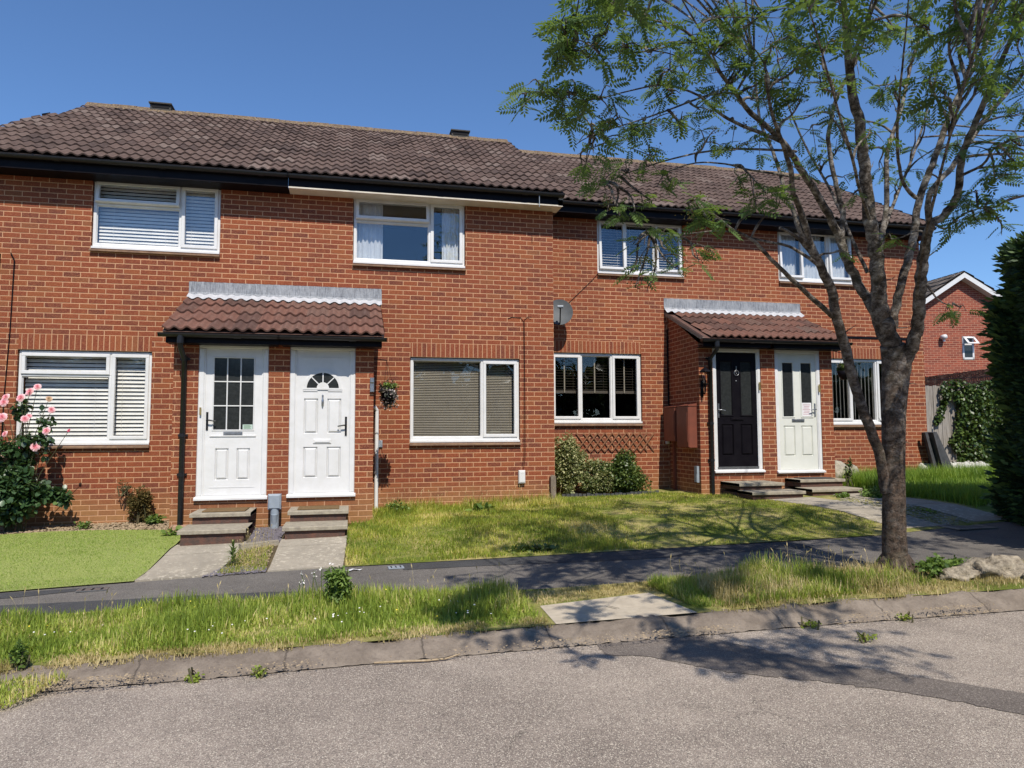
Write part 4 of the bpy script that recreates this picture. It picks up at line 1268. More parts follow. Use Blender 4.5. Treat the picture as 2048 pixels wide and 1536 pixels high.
# ------------------------------------------------------------------ fixtures on and by the walls
def dish(name, c, r, face, label, wy, ex=.75):
    t = empty(name, (c[0], wy, c[2]), label, 'satellite dish')
    d = Vector(face).normalized(); a = d.cross(Vector((0, 0, 1))).normalized(); b = a.cross(d)
    mb = MB(); n = 28; vs = []
    prof = [(0, 0), (.3, .09), (.6, .36), (.85, .72), (1, 1.0)]
    for q, hh in prof:
        for j in range(n):
            an = 2*math.pi*j/n
            vs.append(Vector(c)+a*(q*r*math.cos(an))+b*(q*r*1.08*math.sin(an))+d*(hh*.055))
    mb.add(vs, [(i*n+j, i*n+(j+1) % n, (i+1)*n+(j+1) % n, (i+1)*n+j) for i in range(len(prof)-1) for j in range(n)], 0, True)
    mb.add([v-d*.004 for v in vs[-n:]]+vs[-n:], [(j, (j+1) % n, n+(j+1) % n, n+j) for j in range(n)], 0)
    mb.build('reflector', M['dish'], t)
    C = Vector(c)
    mb = MB(); f = C+d*.32-b*.04
    mb.tube([C-b*r*1.0, C-b*r*.9+d*.12, f-b*.02], .011, 8); mb.build('arm', M['blackpaint'], t)
    mb = MB(); mb.tube([f-a*.05, f+a*.05], .028, 12); mb.tube([f, f-d*.07+b*.01], .022, 12); mb.build('receiver', M['grey'], t)
    mb = MB(); mb.tube([C-d*.01, (c[0], wy-.06, c[2]-.02), (c[0], wy, c[2]-.02)], .018, 8); mb.box(c[0]-.05, c[0]+.05, wy-.02, wy, c[2]-.12, c[2]+.08)
    mb.build('wall_bracket', M['blackpaint'], t)
    return t
dish('satellite_dish', (.40, .98, 3.30), .24, (-.25, -1, .35), 'round grey satellite dish beside the corner of the set-back wall', FY)
dish('satellite_dish', (-8.16, -.32, 3.62), .22, (-.9, -.5, .25), 'satellite dish cut off by the left edge of the photo', 0)

def cable(pts, r, label, name='cable', mat='blackpaint'):
    mb = MB(); mb.tube(pts, r, 6); o = mb.build(name, M[mat], None, pts[0]); tag(o, label, 'cable'); return o
cable([(-7.98, -.02, 3.72), (-7.93, -.02, 3.62), (-7.95, -.008, 2.6), (-7.99, -.008, 1.6), (-8.0, -.008, .6), (-8.0, -.008, -.1)], .008, 'black cable running down the wall at the left edge of the photo')
cable([(-.78, -.008, 3.01), (-.70, -.008, 3.04), (-.56, -.008, 3.03), (-.515, -.008, 2.97), (-.51, -.008, 2.2), (-.515, -.008, 1.3), (-.52, -.008, .75), (-.56, -.008, .56)], .004, 'thin black cable hanging from the forked clip down to the white box')
cable([(-.38, -.03, 3.04), (-.44, -.012, 3.05), (-.50, -.008, 3.0), (-.497, -.008, 2.2), (-.497, -.008, 1.3), (-.50, -.008, .75), (-.53, -.008, .56)], .004, 'second black cable beside it ending in a small hook above the window')
cable([(1.23, FY-.006, 4.13), (1.12, FY-.008, 4.0), (.55, FY-.01, 3.45), (.46, FY-.03, 3.36)], .005, 'thin black cable slanting from the upper window down to the round dish')
cable([(2.585, FY-.03, 3.1), (2.585, FY-.03, 1.65)], .012, 'black cable in the corner beside the brown meter boxes')
mb = MB(); mb.tube([(-.335, -.395, 4.99), (-.335, -.395, 4.78)], .006, 8); mb.box(-.345, -.325, -.4, -.35, 4.98, 5.0)
tag(mb.build('gutter_bracket', M['grey'], None, (-.335, -.395, 4.78)), 'bare grey metal rod hanging under the black gutter end', 'bracket')

def wallbox(name, x0, x1, z0, z1, y, d, mat, label, cat, lid=True):
    mb = MB(); mb.rbox(x0, x1, y-d, y, z0, z1, .008)
    if lid: mb.rbox(x0+.006, x1-.006, y-d-.008, y-d+.001, z0+.02, z1-.012, .004); mb.box(x0+.03, x1-.03, y-d-.010, y-d-.007, z1-.05, z1-.045)
    return tag(mb.build(name, mat, None, ((x0+x1)/2, y, z0)), label, cat)
wallbox('junction_box', -.62, -.51, .335, .545, 0, .06, M['white'], 'small white plastic box on the wall below the hanging cables', 'utility box')
wallbox('junction_box', 2.52, 2.585, .93, 1.05, FY, .05, M['white'], 'tiny white box beside the brown meter boxes', 'utility box')
wallbox('junction_box', -2.86, -2.78, .93, 1.04, 0, .03, M['grey'], 'tiny grey box low on the wall right of the first porch', 'utility box', False)
# door chime / key safe on porch pillar
mb = MB(); mb.rbox(-3.01, -2.955, PY1-.05, PY1, 1.72, 1.84, .004); mb.rbox(-3.01, -2.955, PY1-.06, PY1-.0, 1.845, 1.92, .01)
tag(mb.build('wall_light', M['metal'], None, (-2.98, PY1, 1.72)), 'small steel wall light on the right corner of the first porch', 'light')
# white waste pipe behind the porch corner
mb = MB(); mb.tube([(-2.87, -.05, 1.50), (-2.87, -.05, -.1)], .03, 12); mb.tube([(-2.87, -.05, 1.50), (-2.91, -.08, 1.56)], .03, 12)
tag(mb.build('waste_pipe', M['white'], None, (-2.87, -.05, -.1)), 'white pipe running down beside the right side of the first porch', 'pipe')

# brown meter boxes on the side wall of the second porch (face -x)
def meter(y0, y1, z0, z1, label, ajar=0):
    t = empty('meter_box', (2.61, (y0+y1)/2, z0), label, 'meter box', 'brown meter boxes on the porch side')
    mb = MB(); mb.box(2.46, 2.61, y0, y1, z0, z1); mb.prism([(2.61, z1), (2.61, z1+.05), (2.44, z1+.012), (2.44, z1)], 1, y0-.01, y1+.01)
    mb.build('case', M['rust'], t)
    mb = MB(); mb.box(2.44, 2.459, y0+.004, y1-.004, z0+.01, z1-.01); mb.box(2.432, 2.44, y0+.03, y0+.05, z0+.1, z1-.1)
    mb.build('door', M['rust'], t)
meter(.62, 1.08, .98, 1.60, 'brown meter box nearest the house wall'); meter(.10, .55, .88, 1.60, 'brown meter box nearest the porch corner')
mb = MB(); mb.box(2.56, 2.608, .93, .98, .0, .97)
tag(mb.build('cable_duct', M['rust'], None, (2.58, .95, 0)), 'brown cable duct under the meter boxes', 'duct')
mb = MB(); mb.box(2.565, 2.608, .06, .16, .28, .56); mb.box(2.56, 2.566, .07, .15, .29, .42)
tag(mb.build('junction_box', M['grey'], None, (2.58, .1, .28)), 'narrow grey box low on the side of the second porch', 'utility box')

# carriage lantern on the second porch
t = empty('wall_lantern', (2.70, PY2, 2.0), 'black carriage lantern with glass panes on the second porch pillar', 'lantern')
cx, cy, cz = 2.66, -.13, 2.02
mb = MB(); mb.rbox(2.635, 2.685, -.02, 0, 1.76, 2.04, .004); mb.tube([(2.66, -.02, 1.82), (2.66, -.10, 1.80), (2.66, -.13, 1.86), (2.66, -.13, 1.92)], .012, 8)
mb.build('bracket', M['blackpaint'], t)
mb = MB(); mb.lathe([(0, .34), (.008, .33), (.01, .30), (.03, .285), (.085, .245), (.105, .22), (.10, .21), (.0, .205)], (cx, cy, cz-.06), 6, smooth=False)
mb.lathe([(.0, -.10), (.02, -.08), (.03, -.05), (.045, -.02), (.0, -.018)], (cx, cy, cz-.02), 6, smooth=False)
for j in range(6):
    a = math.pi*j/3
    mb.tube([(cx+.045*math.cos(a), cy+.045*math.sin(a), cz-.04), (cx+.078*math.cos(a), cy+.078*math.sin(a), cz+.15)], .005, 4)
mb.build('cage', M['blackpaint'], t)
mb = MB(); mb.lathe([(.043, -.035), (.075, .148)], (cx, cy, cz), 6, smooth=False); mb.build('pane', M['glass'], t)

# trellis under the window of house 3
mb = MB(); xa, xb, za, zb = .75, 2.28, .80, 1.14; yy = FY-.03; nD = 10
for i in range(nD):
    for s_ in (0, 1):
        x = xa+(xb-xa-.27)*i/(nD-1); jx = rnd.uniform(-.01, .01)
        p, q = ((x+jx, za), (x+.27, zb)) if s_ else ((x+jx, zb), (x+.27, za))
        d = Vector((q[0]-p[0], 0, q[1]-p[1])).normalized(); nn_ = Vector((-d.z, 0, d.x))*.011
        y_ = yy-(.009 if s_ else 0)
        P0 = Vector((p[0], y_, p[1])); Q0 = Vector((q[0], y_, q[1]))
        mb.add([P0-nn_, Q0-nn_, Q0+nn_, P0+nn_, P0-nn_+Vector((0, .008, 0)), Q0-nn_+Vector((0, .008, 0)), Q0+nn_+Vector((0, .008, 0)), P0+nn_+Vector((0, .008, 0))],
               [(0, 1, 2, 3), (4, 7, 6, 5), (0, 4, 5, 1), (3, 2, 6, 7), (1, 5, 6, 2), (0, 3, 7, 4)])
tag(mb.build('trellis', M['trellis'], None, (1.5, yy, za)), 'brown diamond trellis fixed low on the wall above the shrubs', 'trellis')

# grey marker / service head between the first two doors
t = empty('service_bollard', (-4.22, -1.36, -.15), 'grey plastic service box on a short pipe between the two first doors', 'utility box')
mb = MB(); mb.rbox(-4.31, -4.145, -1.42, -1.33, .16, .36, .02); mb.build('cap', M['grey'], t)
mb = MB(); mb.tube([(-4.225, -1.36, -.25), (-4.225, -1.36, .17)], .055, 14); mb.tube([(-4.225, -1.37, -.06), (-4.225, -1.40, .10)], .04, 12); mb.build('pipe', M['grey'], t)

# timber post at the wall corner
mb = MB(); px = -.095
mb.prism([(px, -.1), (px+.085, -.1), (px+.085, .44), (px+.06, .46), (px+.02, .455), (px, .43)], 1, -.10, -.02)
tag(mb.build('timber_post', M['wood_g'], None, (px, -.1, 0)), 'short weathered timber post at the corner of the front wall', 'post')

# ------------------------------------------------------------------ ground furniture
def cover(x, y, w, d, rot, label, mat='grey', inner=None):
    mb = MB(); z = G(x, y)
    c_, s_ = math.cos(rot), math.sin(rot)
    def P(a, b, h): return (x+a*c_-b*s_, y+a*s_+b*c_, z+h)
    mb.add([P(-w/2, -d/2, .002), P(w/2, -d/2, .002), P(w/2, d/2, .002), P(-w/2, d/2, .002), P(-w/2, -d/2, .011), P(w/2, -d/2, .011), P(w/2, d/2, .011), P(-w/2, d/2, .011)],
           [(4, 5, 6, 7), (0, 1, 5, 4), (1, 2, 6, 5), (2, 3, 7, 6), (3, 0, 4, 7)])
    for i in range(3):
        u = -w*.3+w*.3*i
        mb.add([P(u-w*.04, -d*.35, .013), P(u+w*.04, -d*.35, .013), P(u+w*.04, d*.35, .013), P(u-w*.04, d*.35, .013)], [(0, 1, 2, 3)], 1)
    return tag(mb.build('access_cover', [M[mat], M['dark']], None, (x, y, z)), label, 'utility cover')
cover(-5.62, -3.72, .26, .12, .05, 'small grey access cover at the edge of the artificial lawn', 'metal')
cover(-2.79, -3.62, .16, .13, .05, 'small grey access cover in the pavement beside the right path', 'grey')
cover(-1.18, -5.72, .10, .16, .5, 'dark stop-tap cover in the pale concrete slab', 'darkslab')
# square frame cover in shade on right path
mb = MB(); x, y = 4.55, -3.42; z = G(x, y)
for (a, b, c_, d_) in ((-.3, .3, -.22, -.15), (-.3, .3, .15, .22), (-.3, -.2, -.15, .15), (.2, .3, -.15, .15)): mb.box(x+a, x+b, y+c_, y+d_, z, z+.012)
mb.box(x-.198, x+.198, y-.148, y+.148, z, z+.008, 1)
tag(mb.build('manhole_cover', [M['slabs'], M['pave']], None, (x, y, z)), 'square inspection cover in the shaded pavement beside the hedge', 'utility cover')

# pale stick in the gutter
mb = MB(); pts = [(-3.10, -6.30, G(-3.1, -6.6)+.02), (-2.95, -6.31, G(-3, -6.6)+.018), (-2.75, -6.335, G(-3, -6.6)+.018), (-2.62, -6.33, G(-3, -6.6)+.02), (-2.52, -6.30, G(-2.6, -6.6)+.03)]
mb.tube(pts, [.006, .008, .008, .007, .004], 7)
tag(mb.build('fallen_stick', M['chips'], None, pts[0]), 'thin pale stick lying along the kerb', 'stick')
# scrap of litter
mb = MB(); x, y = -3.22, -3.62; z = G(x, y)
vs = [(x+rnd.uniform(-.07, .07)*(1 if i % 2 else .6), y+rnd.uniform(-.04, .04), z+.004+rnd.uniform(0, .02)) for i in range(10)]
mb.add([(x-.08, y-.03, z+.006), (x-.03, y-.045, z+.012), (x, y-.02, z+.02), (x+.06, y-.03, z+.008), (x+.09, y+.0, z+.016), (x+.04, y+.03, z+.006), (x-.01, y+.015, z+.02), (x-.06, y+.02, z+.007)],
       [(0, 1, 7), (1, 2, 6, 7), (2, 3, 5, 6), (3, 4, 5)])
tag(mb.build('litter', M['paper'], None, (x, y, z)), 'crumpled white litter on the pavement at the foot of the right path', 'litter')

def rock(name, c, r, seed, mat, label, cat='stone', group=None, amp=.3, sub=16):
    mb = MB(); mb.blob(c, r, seed, sub, 10, amp)
    o = mb.build(name, mat, None, c); tag(o, label, cat, group); return o
rock('boulder', (5.62, .55, .32), (.40, .3, .24), 5, M['stone'], 'rounded pale boulder in the bed right of the cream door')
rock('boulder', (6.05, .6, .28), (.16, .14, .2), 6, M['stone'], 'small pale boulder leaning on the big one beside the cream door')
# rumpled sacking / stones by the kerb at right
rock('sandbag', (2.55, -5.72, -.14), (.34, .2, .115), 8, M['sack'], 'lumpy pale sack at the kerb right of the tree, the larger one', 'sack', 'pale sacks by the kerb', .34, 40)
rock('sandbag', (2.16, -5.70, -.17), (.17, .14, .07), 9, M['sack'], 'smaller pale sack between the tree and the larger sack', 'sack', 'pale sacks by the kerb', .3, 30)
rock('sandbag', (2.85, -5.95, -.17), (.2, .13, .085), 12, M['sack'], 'pale sack cut by the right edge of the photo', 'sack', 'pale sacks by the kerb', .3, 30)
# low edging by the shrubs bed
edg = [(.30, .62), (.7, .52), (1.2, .46), (1.7, .46), (2.05, .52)]
q = resamp(edg, 26)
mb = MB()
for i in range(25):
    a, b = q[i], q[i+1]; z = G(a[0], a[1]); hh = .055+rnd.uniform(-.01, .015)
    mb.box(a[0]+.004, b[0]-.004, a[1]-.02+rnd.uniform(-.01, .01), a[1]+.02, z-.03, z+hh)
tag(mb.build('bed_edging', M['darkslab'], None, (1.2, .5, 0)), 'low grey edging in front of the two shrubs', 'edging')
mb = MB(); vs = [(2.0, .42), (2.6, .02), (2.62, FY-.02), (2.1, FY-.02)]
mb.prism(vs, 2, -.1, .045); mb.build('concrete_apron', M['pink'], None, kind='structure')
# gravel / chips (uncountable)
def chips(name, poly, n, size, mat, label, z=.01, dens=None):
    X, Y = sample(poly, n, dens)
    tv = [(-.5, -.5, 0), (.5, -.45, 0), (.45, .5, .1), (-.5, .4, .05), (0, 0, .45)]
    tf = [(0, 1, 4), (1, 2, 4), (2, 3, 4), (3, 0, 4)]
    s = nr.uniform(.5, 1.3, n)*size
    sc = np.stack([s*nr.uniform(.7, 1.4, n), s*.7, s*.6], 1)
    pos = np.stack([X, Y, Gv(X, Y)+z], 1)
    o = scatter(name, tv, tf, pos, mm(rotz(nr.uniform(0, 6.3, n)), rotx(nr.normal(0, .3, n))), sc, nr.random(n), mat, kind='stuff')
    return tag(o, label, 'gravel')
chips('bark_chippings', [(-9, -.72), (-7.1, -.6), (-6.4, -.72), (-5.6, -1.0), (-5.56, 0), (-9, 0)], 3500, .028, M['chips'], 'pale bark chippings along the foot of the left wall')
chips('slate_chippings', [(-4.46, -1.25), (-4.06, -1.25), (-4.08, -2.35), (-4.44, -2.45)], 2200, .03, M['slate'], 'purple slate chippings between the two doorsteps')
chips('slate_chippings', [(-4.58, -3.1), (-4.12, -3.2), (-4.1, -3.45), (-4.7, -3.5)], 500, .028, M['slate'], 'scattered slate chippings at the foot of the strip between the paths')
chips('gravel', [(3.75, -1.6), (4.6, -1.2), (5.0, -3.2), (4.3, -3.3)], 1200, .028, M['stone'], 'loose stones between the two right-hand paths')
chips('kerb_debris', [(-5.3, -6.33), (2.2, -6.45), (2.2, -6.36), (-5.3, -6.22)], 1500, .012, M['chips'], 'dry debris lying along the foot of the kerb', .0, lambda x, y: pn(x*2, y)**3*2)
chips('gravel', [(-4.48, -2.55), (-4.11, -2.45), (-4.12, -3.4), (-4.58, -3.4)], 2400, .016, M['chips'], 'dry litter in the weedy strip between the first two paths')
mb = MB(); mb.prism([(-4.50, -2.52), (-4.09, -2.32), (-4.07, -2.42), (-4.46, -2.64)], 2, -.24, -.10)
tag(mb.build('edging_stone', M['step'], None, (-4.3, -2.1, -.2)), 'slanting concrete edging between the two doorsteps', 'edging')

# ------------------------------------------------------------------ right background: end fence, slabs, ivy, far house
t = empty('timber_fence', (9.2, 3.0, .2), 'weathered grey board fence joining the end house, half under ivy', 'fence')
mb = MB(); x = 8.38; q = 0
zt = atY(1880, 772, 3.0)[2]
FX1 = atY(2030, 850, 3.0)[0]; FXa = atY(1852, 850, 3.0)[0]; FXi = atY(1903, 850, 3.0)[0]
while x < FX1:
    w_ = rnd.uniform(.10, .14); hh = zt+rnd.uniform(-.015, .015)+.0
    mb.box(x, x+w_-.006, 3.0+(q % 2)*.006, 3.02+(q % 2)*.006, .1, hh); x += w_; q += 1
mb.build('boards', M['fence'], t)
mb = MB(); mb.box(8.38, FX1, 3.03, 3.07, .5, .58); mb.box(8.38, FX1, 3.03, 3.07, 1.6, 1.68); mb.build('rail', M['fence'], t)
for i, (xx, rt) in enumerate(((8.20, .13), (8.42, .20))):
    mb = MB(); a = Vector((xx, 2.0, .12)); 
    mb.prism([(8.12+i*.10, 1.12), (8.18+i*.10+.03*i, 1.13), (8.50+i*.14+.17*i, .1), (8.38+i*.12, .1)], 1, 1.0-.1*i, 1.06-.1*i+.3*i)
    lab = ['narrow dark slab leaning against the end wall, left one', 'wider dark slab leaning beside the timber fence, right one'][i]
    tag(mb.build('leaning_slab', M['darkslab'], None, (8.2, 1.0, .1)), lab, 'slab')
gx = 8.25
for i in range(7):
    p = atY(1850+i*18, 938+rnd.uniform(-3, 3), 1.2+.1*i)
    lab = ['leftmost white stone in the row edging the tall grass', 'second white stone from the left edging the tall grass', 'third white stone from the left edging the tall grass', 'middle white stone of the row edging the tall grass', 'third white stone from the right edging the tall grass', 'second white stone from the right edging the tall grass', 'rightmost white stone in the row edging the tall grass'][i]
    o = rock('edging_stone', (p[0], p[1], .33), (.24, .13, .13), 30+i, M['wstone'], lab, 'stone', 'white stones edging the tall grass', .35, 12)
def leafcloud(name, pts, size, mat, tint=None, parent=None, loc=None, up=.3, kind=None, long=1.5, cup=.15):
    """many small leaf faces at given points"""
    n = len(pts); pts = np.asarray(pts)
    tv = [(0, 0, 0), (.32, .35, cup), (.30, .75, cup*.8), (0, 1.0, 0), (-.30, .75, cup*.8), (-.32, .35, cup), (0, .5, 0)]
    tf = [(0, 1, 2, 6), (2, 3, 4, 6), (0, 6, 4, 5)]
    M3 = mm(rotz(nr.uniform(0, 6.28, n)), rotx(nr.normal(up*-1.0, .7, n)), roty(nr.normal(0, .5, n)))
    s = nr.uniform(.6, 1.25, n)*size
    sc = np.stack([s, s*long/1.5, s], 1)
    if tint is None: tint = np.clip(nr.normal(.45, .25, n), 0, 1)
    return scatter(name, tv, tf, pts, M3, sc, tint, mat, parent, loc, kind)
# ivy over the fence
ip = []
while len(ip) < 5200:
    x = rnd.uniform(FXi-.35, FX1+.1); z = rnd.uniform(.3, zt+.10)
    edge = FXi+.10*math.sin(z*5)+.06*math.sin(z*11+1)-(.28 if z > zt-.25 else 0)
    if x < edge: continue
    th = .10+.13*(.5+.5*math.sin(x*7+z*3)*math.sin(z*6))
    ip.append((x, 2.98-th*rnd.random()**.6, z+(.06*math.sin(x*6) if z > zt-.1 else 0)))
for _ in range(260):
    s_ = rnd.random(); ip.append((FXi-.06-.42*s_+rnd.uniform(-.06, .06), 2.95-rnd.random()*.03, zt-.05-.85*s_+rnd.uniform(-.08, .08)))
ivy = empty('ivy', (11, 2.9, .3), 'dense green ivy covering the right part of the timber fence', 'climbing plant')
leafcloud('foliage', ip, .085, M['ivy'], None, ivy, up=.9)
mb = MB(); mb.box(FXi+.15, FX1+.1, 2.93, 2.99, .25, zt-.1); mb.build('stems', M['stem'], ivy)
# far house: gable wall seen over the fence
hd = 25.0
P_l = atD(1838, 616, hd); P_p = atD(1917, 551, hd); P_r = atD(2016, 618, hd)
gc = Vector(P_p); wdir = Vector((RT[0], RT[1], 0)).normalized(); bdir = Vector((FW[0], FW[1], 0)).normalized()
wdir = (wdir*math.cos(R(0))+bdir*math.sin(R(0))).normalized()
bd2 = (bdir*math.cos(R(8))-wdir*math.sin(R(8))).normalized()
fh = empty('far_house', (gc.x, gc.y, .1), 'red brick house with a white-edged gable beyond the fence', 'house')
def FP(a, z, b=0): v = gc+wdir*a+bd2*b; return (v.x, v.y, z)
ap = P_p[2]; hw = 2.65; slope = .66
ez = ap-hw*slope
k = NT('far_brick', .9, .1)
g_ = k.n('NewGeometry'); dt = k.n('VectorMath', operation='DOT_PRODUCT'); k.l(g_.outputs['Position'], dt.inputs[0]); dt.inputs[1].default_value = tuple(wdir)
sp = k.n('SeparateXYZ'); k.l(g_.outputs['Position'], sp.inputs[0])
cb = k.n('CombineXYZ'); k.l(dt.outputs['Value'], cb.inputs[0]); k.l(sp.outputs[2], cb.inputs[1])
bt = k.n('TexBrick'); k.l(cb.outputs[0], bt.inputs['Vector'])
bt.inputs['Scale'].default_value = 1; bt.inputs['Brick Width'].default_value = .225; bt.inputs['Row Height'].default_value = .075; bt.inputs['Mortar Size'].default_value = .006
bt.inputs['Color1'].default_value = (.32, .085, .052, 1); bt.inputs['Color2'].default_value = (.20, .058, .042, 1); bt.inputs['Mortar'].default_value = (.44, .27, .18, 1)
k.col(bt.outputs[0]); k.bump(k.noise(90, 3), .005, .5); M['farbrick'] = k.m
mb = MB()
mb.add([FP(-hw, -.5), FP(hw, -.5), FP(hw, ez), FP(0, ap), FP(-hw, ez)], [(0, 1, 2, 3, 4)])
mb.add([FP(-hw, -.5), FP(-hw, ez), FP(-hw, ez, 9), FP(-hw, -.5, 9)], [(0, 1, 2, 3)]); mb.add([FP(hw, -.5), FP(hw, -.5, 9), FP(hw, ez, 9), FP(hw, ez)], [(0, 1, 2, 3)])
mb.build('wall', M['farbrick'], fh)
mb = MB(); ov = .28
for s_ in (-1, 1):
    e = hw+.35
    ncs = 9; npr = 34
    for c in range(ncs):
        a0, a1 = e*(1-c/ncs), e*(1-(c+1)/ncs)-.02
        for j in range(npr):
            b0, b1 = -ov+(9+ov)*j/npr, -ov+(9+ov)*(j+.9)/npr
            l = rnd.uniform(.04, .07)
            mb.add([FP(s_*a0, ap-a0*slope+.09+l, b0), FP(s_*a0, ap-a0*slope+.09+l, b1), FP(s_*a1, ap-a1*slope+.10, b1), FP(s_*a1, ap-a1*slope+.10, b0), FP(s_*a0, ap-a0*slope+.06, b0), FP(s_*a0, ap-a0*slope+.06, b1)],
                   [(0, 1, 2, 3), (4, 5, 1, 0)], 0, False, rnd.random())
    mb.add([FP(s_*e, ap-e*slope+.05, -ov), FP(0, ap+.05, -ov), FP(0, ap+.05, 9), FP(s_*e, ap-e*slope+.05, 9)], [(0, 1, 2, 3)], 0, False, .2)
M['froof'] = tile_mat('far_roof_tile', [(.10, .085, .07), (.17, .14, .115), (.24, .20, .16)], .8)
mb.build('roof', M['froof'], fh)
mb = MB()
for s_ in (-1, 1):
    e = hw+.35
    mb.add([FP(s_*e, ap-e*slope-.13, -ov), FP(0, ap-.13, -ov), FP(0, ap+.045, -ov), FP(s_*e, ap-e*slope+.045, -ov),
            FP(s_*e, ap-e*slope-.13, -ov+.03), FP(0, ap-.13, -ov+.03)], [(0, 1, 2, 3), (0, 4, 5, 1)])
    mb.add([FP(s_*e, ap-e*slope-.12, -ov+.03), FP(0, ap-.12, -ov+.03), FP(0, ap-.12, 0), FP(s_*e, ap-e*slope-.12, 0)], [(0, 1, 2, 3)])
mb.build('bargeboard', M['white'], fh)
def fa(px, py):   # px -> along-wall offset, z on the gable plane
    v = Vector(atD(px, py, hd)); return (v-gc).dot(wdir), v.z
a0, z1_ = fa(1918, 674); a1, z0_ = fa(1941, 720)
mb = MB()
for (a, b, c, d) in ((a0, a1, z0_, z0_+.07), (a0, a1, z1_-.06, z1_), (a0, a0+.06, z0_, z1_), (a1-.06, a1, z0_, z1_), (a0, a1, z0_+(z1_-z0_)*.62, z0_+(z1_-z0_)*.62+.05)):
    mb.add([FP(a, c, -.02), FP(b, c, -.02), FP(b, d, -.02), FP(a, d, -.02), FP(a, c, .03), FP(b, c, .03), FP(b, d, .03), FP(a, d, .03)], [(0, 1, 2, 3), (0, 4, 5, 1), (1, 5, 6, 2), (2, 6, 7, 3), (3, 7, 4, 0)])
fw_ = mb.build('window', M['white'], fh)
mb = MB(); mb.add([FP(a0+.05, z0_+.05, -.008), FP(a1-.05, z0_+.05, -.008), FP(a1-.05, z1_-.05, -.008), FP(a0+.05, z1_-.05, -.008)], [(0, 1, 2, 3)]); mb.build('pane', M['darkglass'], fw_)
mb = MB(); zt_ = z1_-.02; zb_ = z0_+(z1_-z0_)*.66
for (a, b, f0, f1) in ((a0+.02, a1+.02, 0, .18), (a0+.02, a1+.02, .82, 1), (a0+.02, a0+.1, .1, .9), (a1-.06, a1+.02, .1, .9)):
    mb.add([FP(a, zt_+(zb_-zt_)*f0, -.04-.22*f0), FP(b, zt_+(zb_-zt_)*f0, -.04-.22*f0), FP(b, zt_+(zb_-zt_)*f1, -.04-.22*f1), FP(a, zt_+(zb_-zt_)*f1, -.04-.22*f1)], [(0, 1, 2, 3)])
mb.build('sash', M['white'], fw_)
a_, z_ = fa(1877, 676)
mb = MB(); v = FP(a_, z_, -.12); mb.lathe([(0, -.1), (.08, -.09), (.09, .0), (.07, .09), (0, .1)], v, 12, axis=1); mb.tube([FP(a_, z_, 0), FP(a_, z_-.05, -.1), FP(a_+.02, z_-.16, -.12)], .04, 8)
mb.build('flue', M['white'], fh)
# dark red outbuilding whose tiled verge runs in front of it
p0, p1 = atD(1848, 754, 19.0), atD(2060, 727, 19.0)
t = empty('outbuilding', (p0[0], p0[1], .1), 'low outbuilding with a dark red tiled edge behind the fence', 'outbuilding')
mb = MB(); A = Vector(p0); B = Vector(p1); n = 46
bk = bdir*.9
for i in range(n):
    u = A+(B-A)*i/n; v = A+(B-A)*(i+.88)/n; j = rnd.uniform(-.01, .012)
    dz = Vector((0, 0, .5)); up_ = Vector((0, 0, j))
    mb.add([u+up_, v+up_, v-dz, u-dz, u+up_+bk+Vector((0, 0, -.25)), v+up_+bk+Vector((0, 0, -.25))], [(0, 1, 2, 3), (0, 4, 5, 1)], 0, False, rnd.random())
M['rroof'] = tile_mat('red_tile_edge', [(.014, .005, .004), (.025, .007, .006)], .0)
mb.build('roof_edge', M['rroof'], t)
mb = MB(); mb.add([A+bdir*.25-Vector((0, 0, .3)), B+bdir*.25-Vector((0, 0, .3)), (B.x+bdir.x*.25, B.y+bdir.y*.25, -.3), (A.x+bdir.x*.25, A.y+bdir.y*.25, -.3),
    A+bdir*3.5-Vector((0, 0, .3)), B+bdir*3.5-Vector((0, 0, .3))], [(0, 1, 2, 3), (0, 4, 5, 1)])
mb.build('wall', M['blackpaint'], t)
mb = MB(); mb.tube([(8.37, 2.9, zt+.04), (FX1, 2.9, zt+.28)], .008, 5)
tag(mb.build('cable', M['blackpaint'], None, (8.4, 2.9, zt)), 'thin dark line stretched above the ivy fence', 'cable')

# ------------------------------------------------------------------ grass
Xl, Yl = sample(LAWN, 80000)
pat = pn(Xl, Yl, 1.2); pat2 = pn(Xl*3, Yl*3)
dryz = np.clip((pat-.52)*3, 0, 1)*np.where(Xl < .2, 1, .6)
hh = nr.uniform(.02, .06, len(Xl))*(1+.5*(Yl > -.6))*np.where(Xl < .2, 1.2, .6)*(.6+.8*pn(Xl*2.3, Yl*2.3))
tag(blades('front_lawn', Xl, Yl, hh, .009, nr.normal(.36, .2, len(Xl))+.42*dryz-.05+.5*(pat2-.5), M['grass'], .9, kind='stuff'), 'patchy green and straw-coloured front lawn', 'grass')
TF_ = [(-9, -.8), (-7.68, -.72), (-6.5, -.76), (-5.65, -1.04), (-5.28, -1.5), (-5.26, -2.2), (-5.35, -3.45), (-6.6, -3.55), (-9, -3.6)]
X, Y = sample(TF_, 60000)
tag(blades('artificial_turf', X, Y, nr.uniform(.012, .032, len(X)), .008, np.clip(nr.normal(.45, .25, len(X))+.2*(pn(X*1.5, Y*1.5)-.5), 0, 1), M['tuft'], .8, kind='stuff'), 'bright even artificial grass in front of the left house', 'grass')
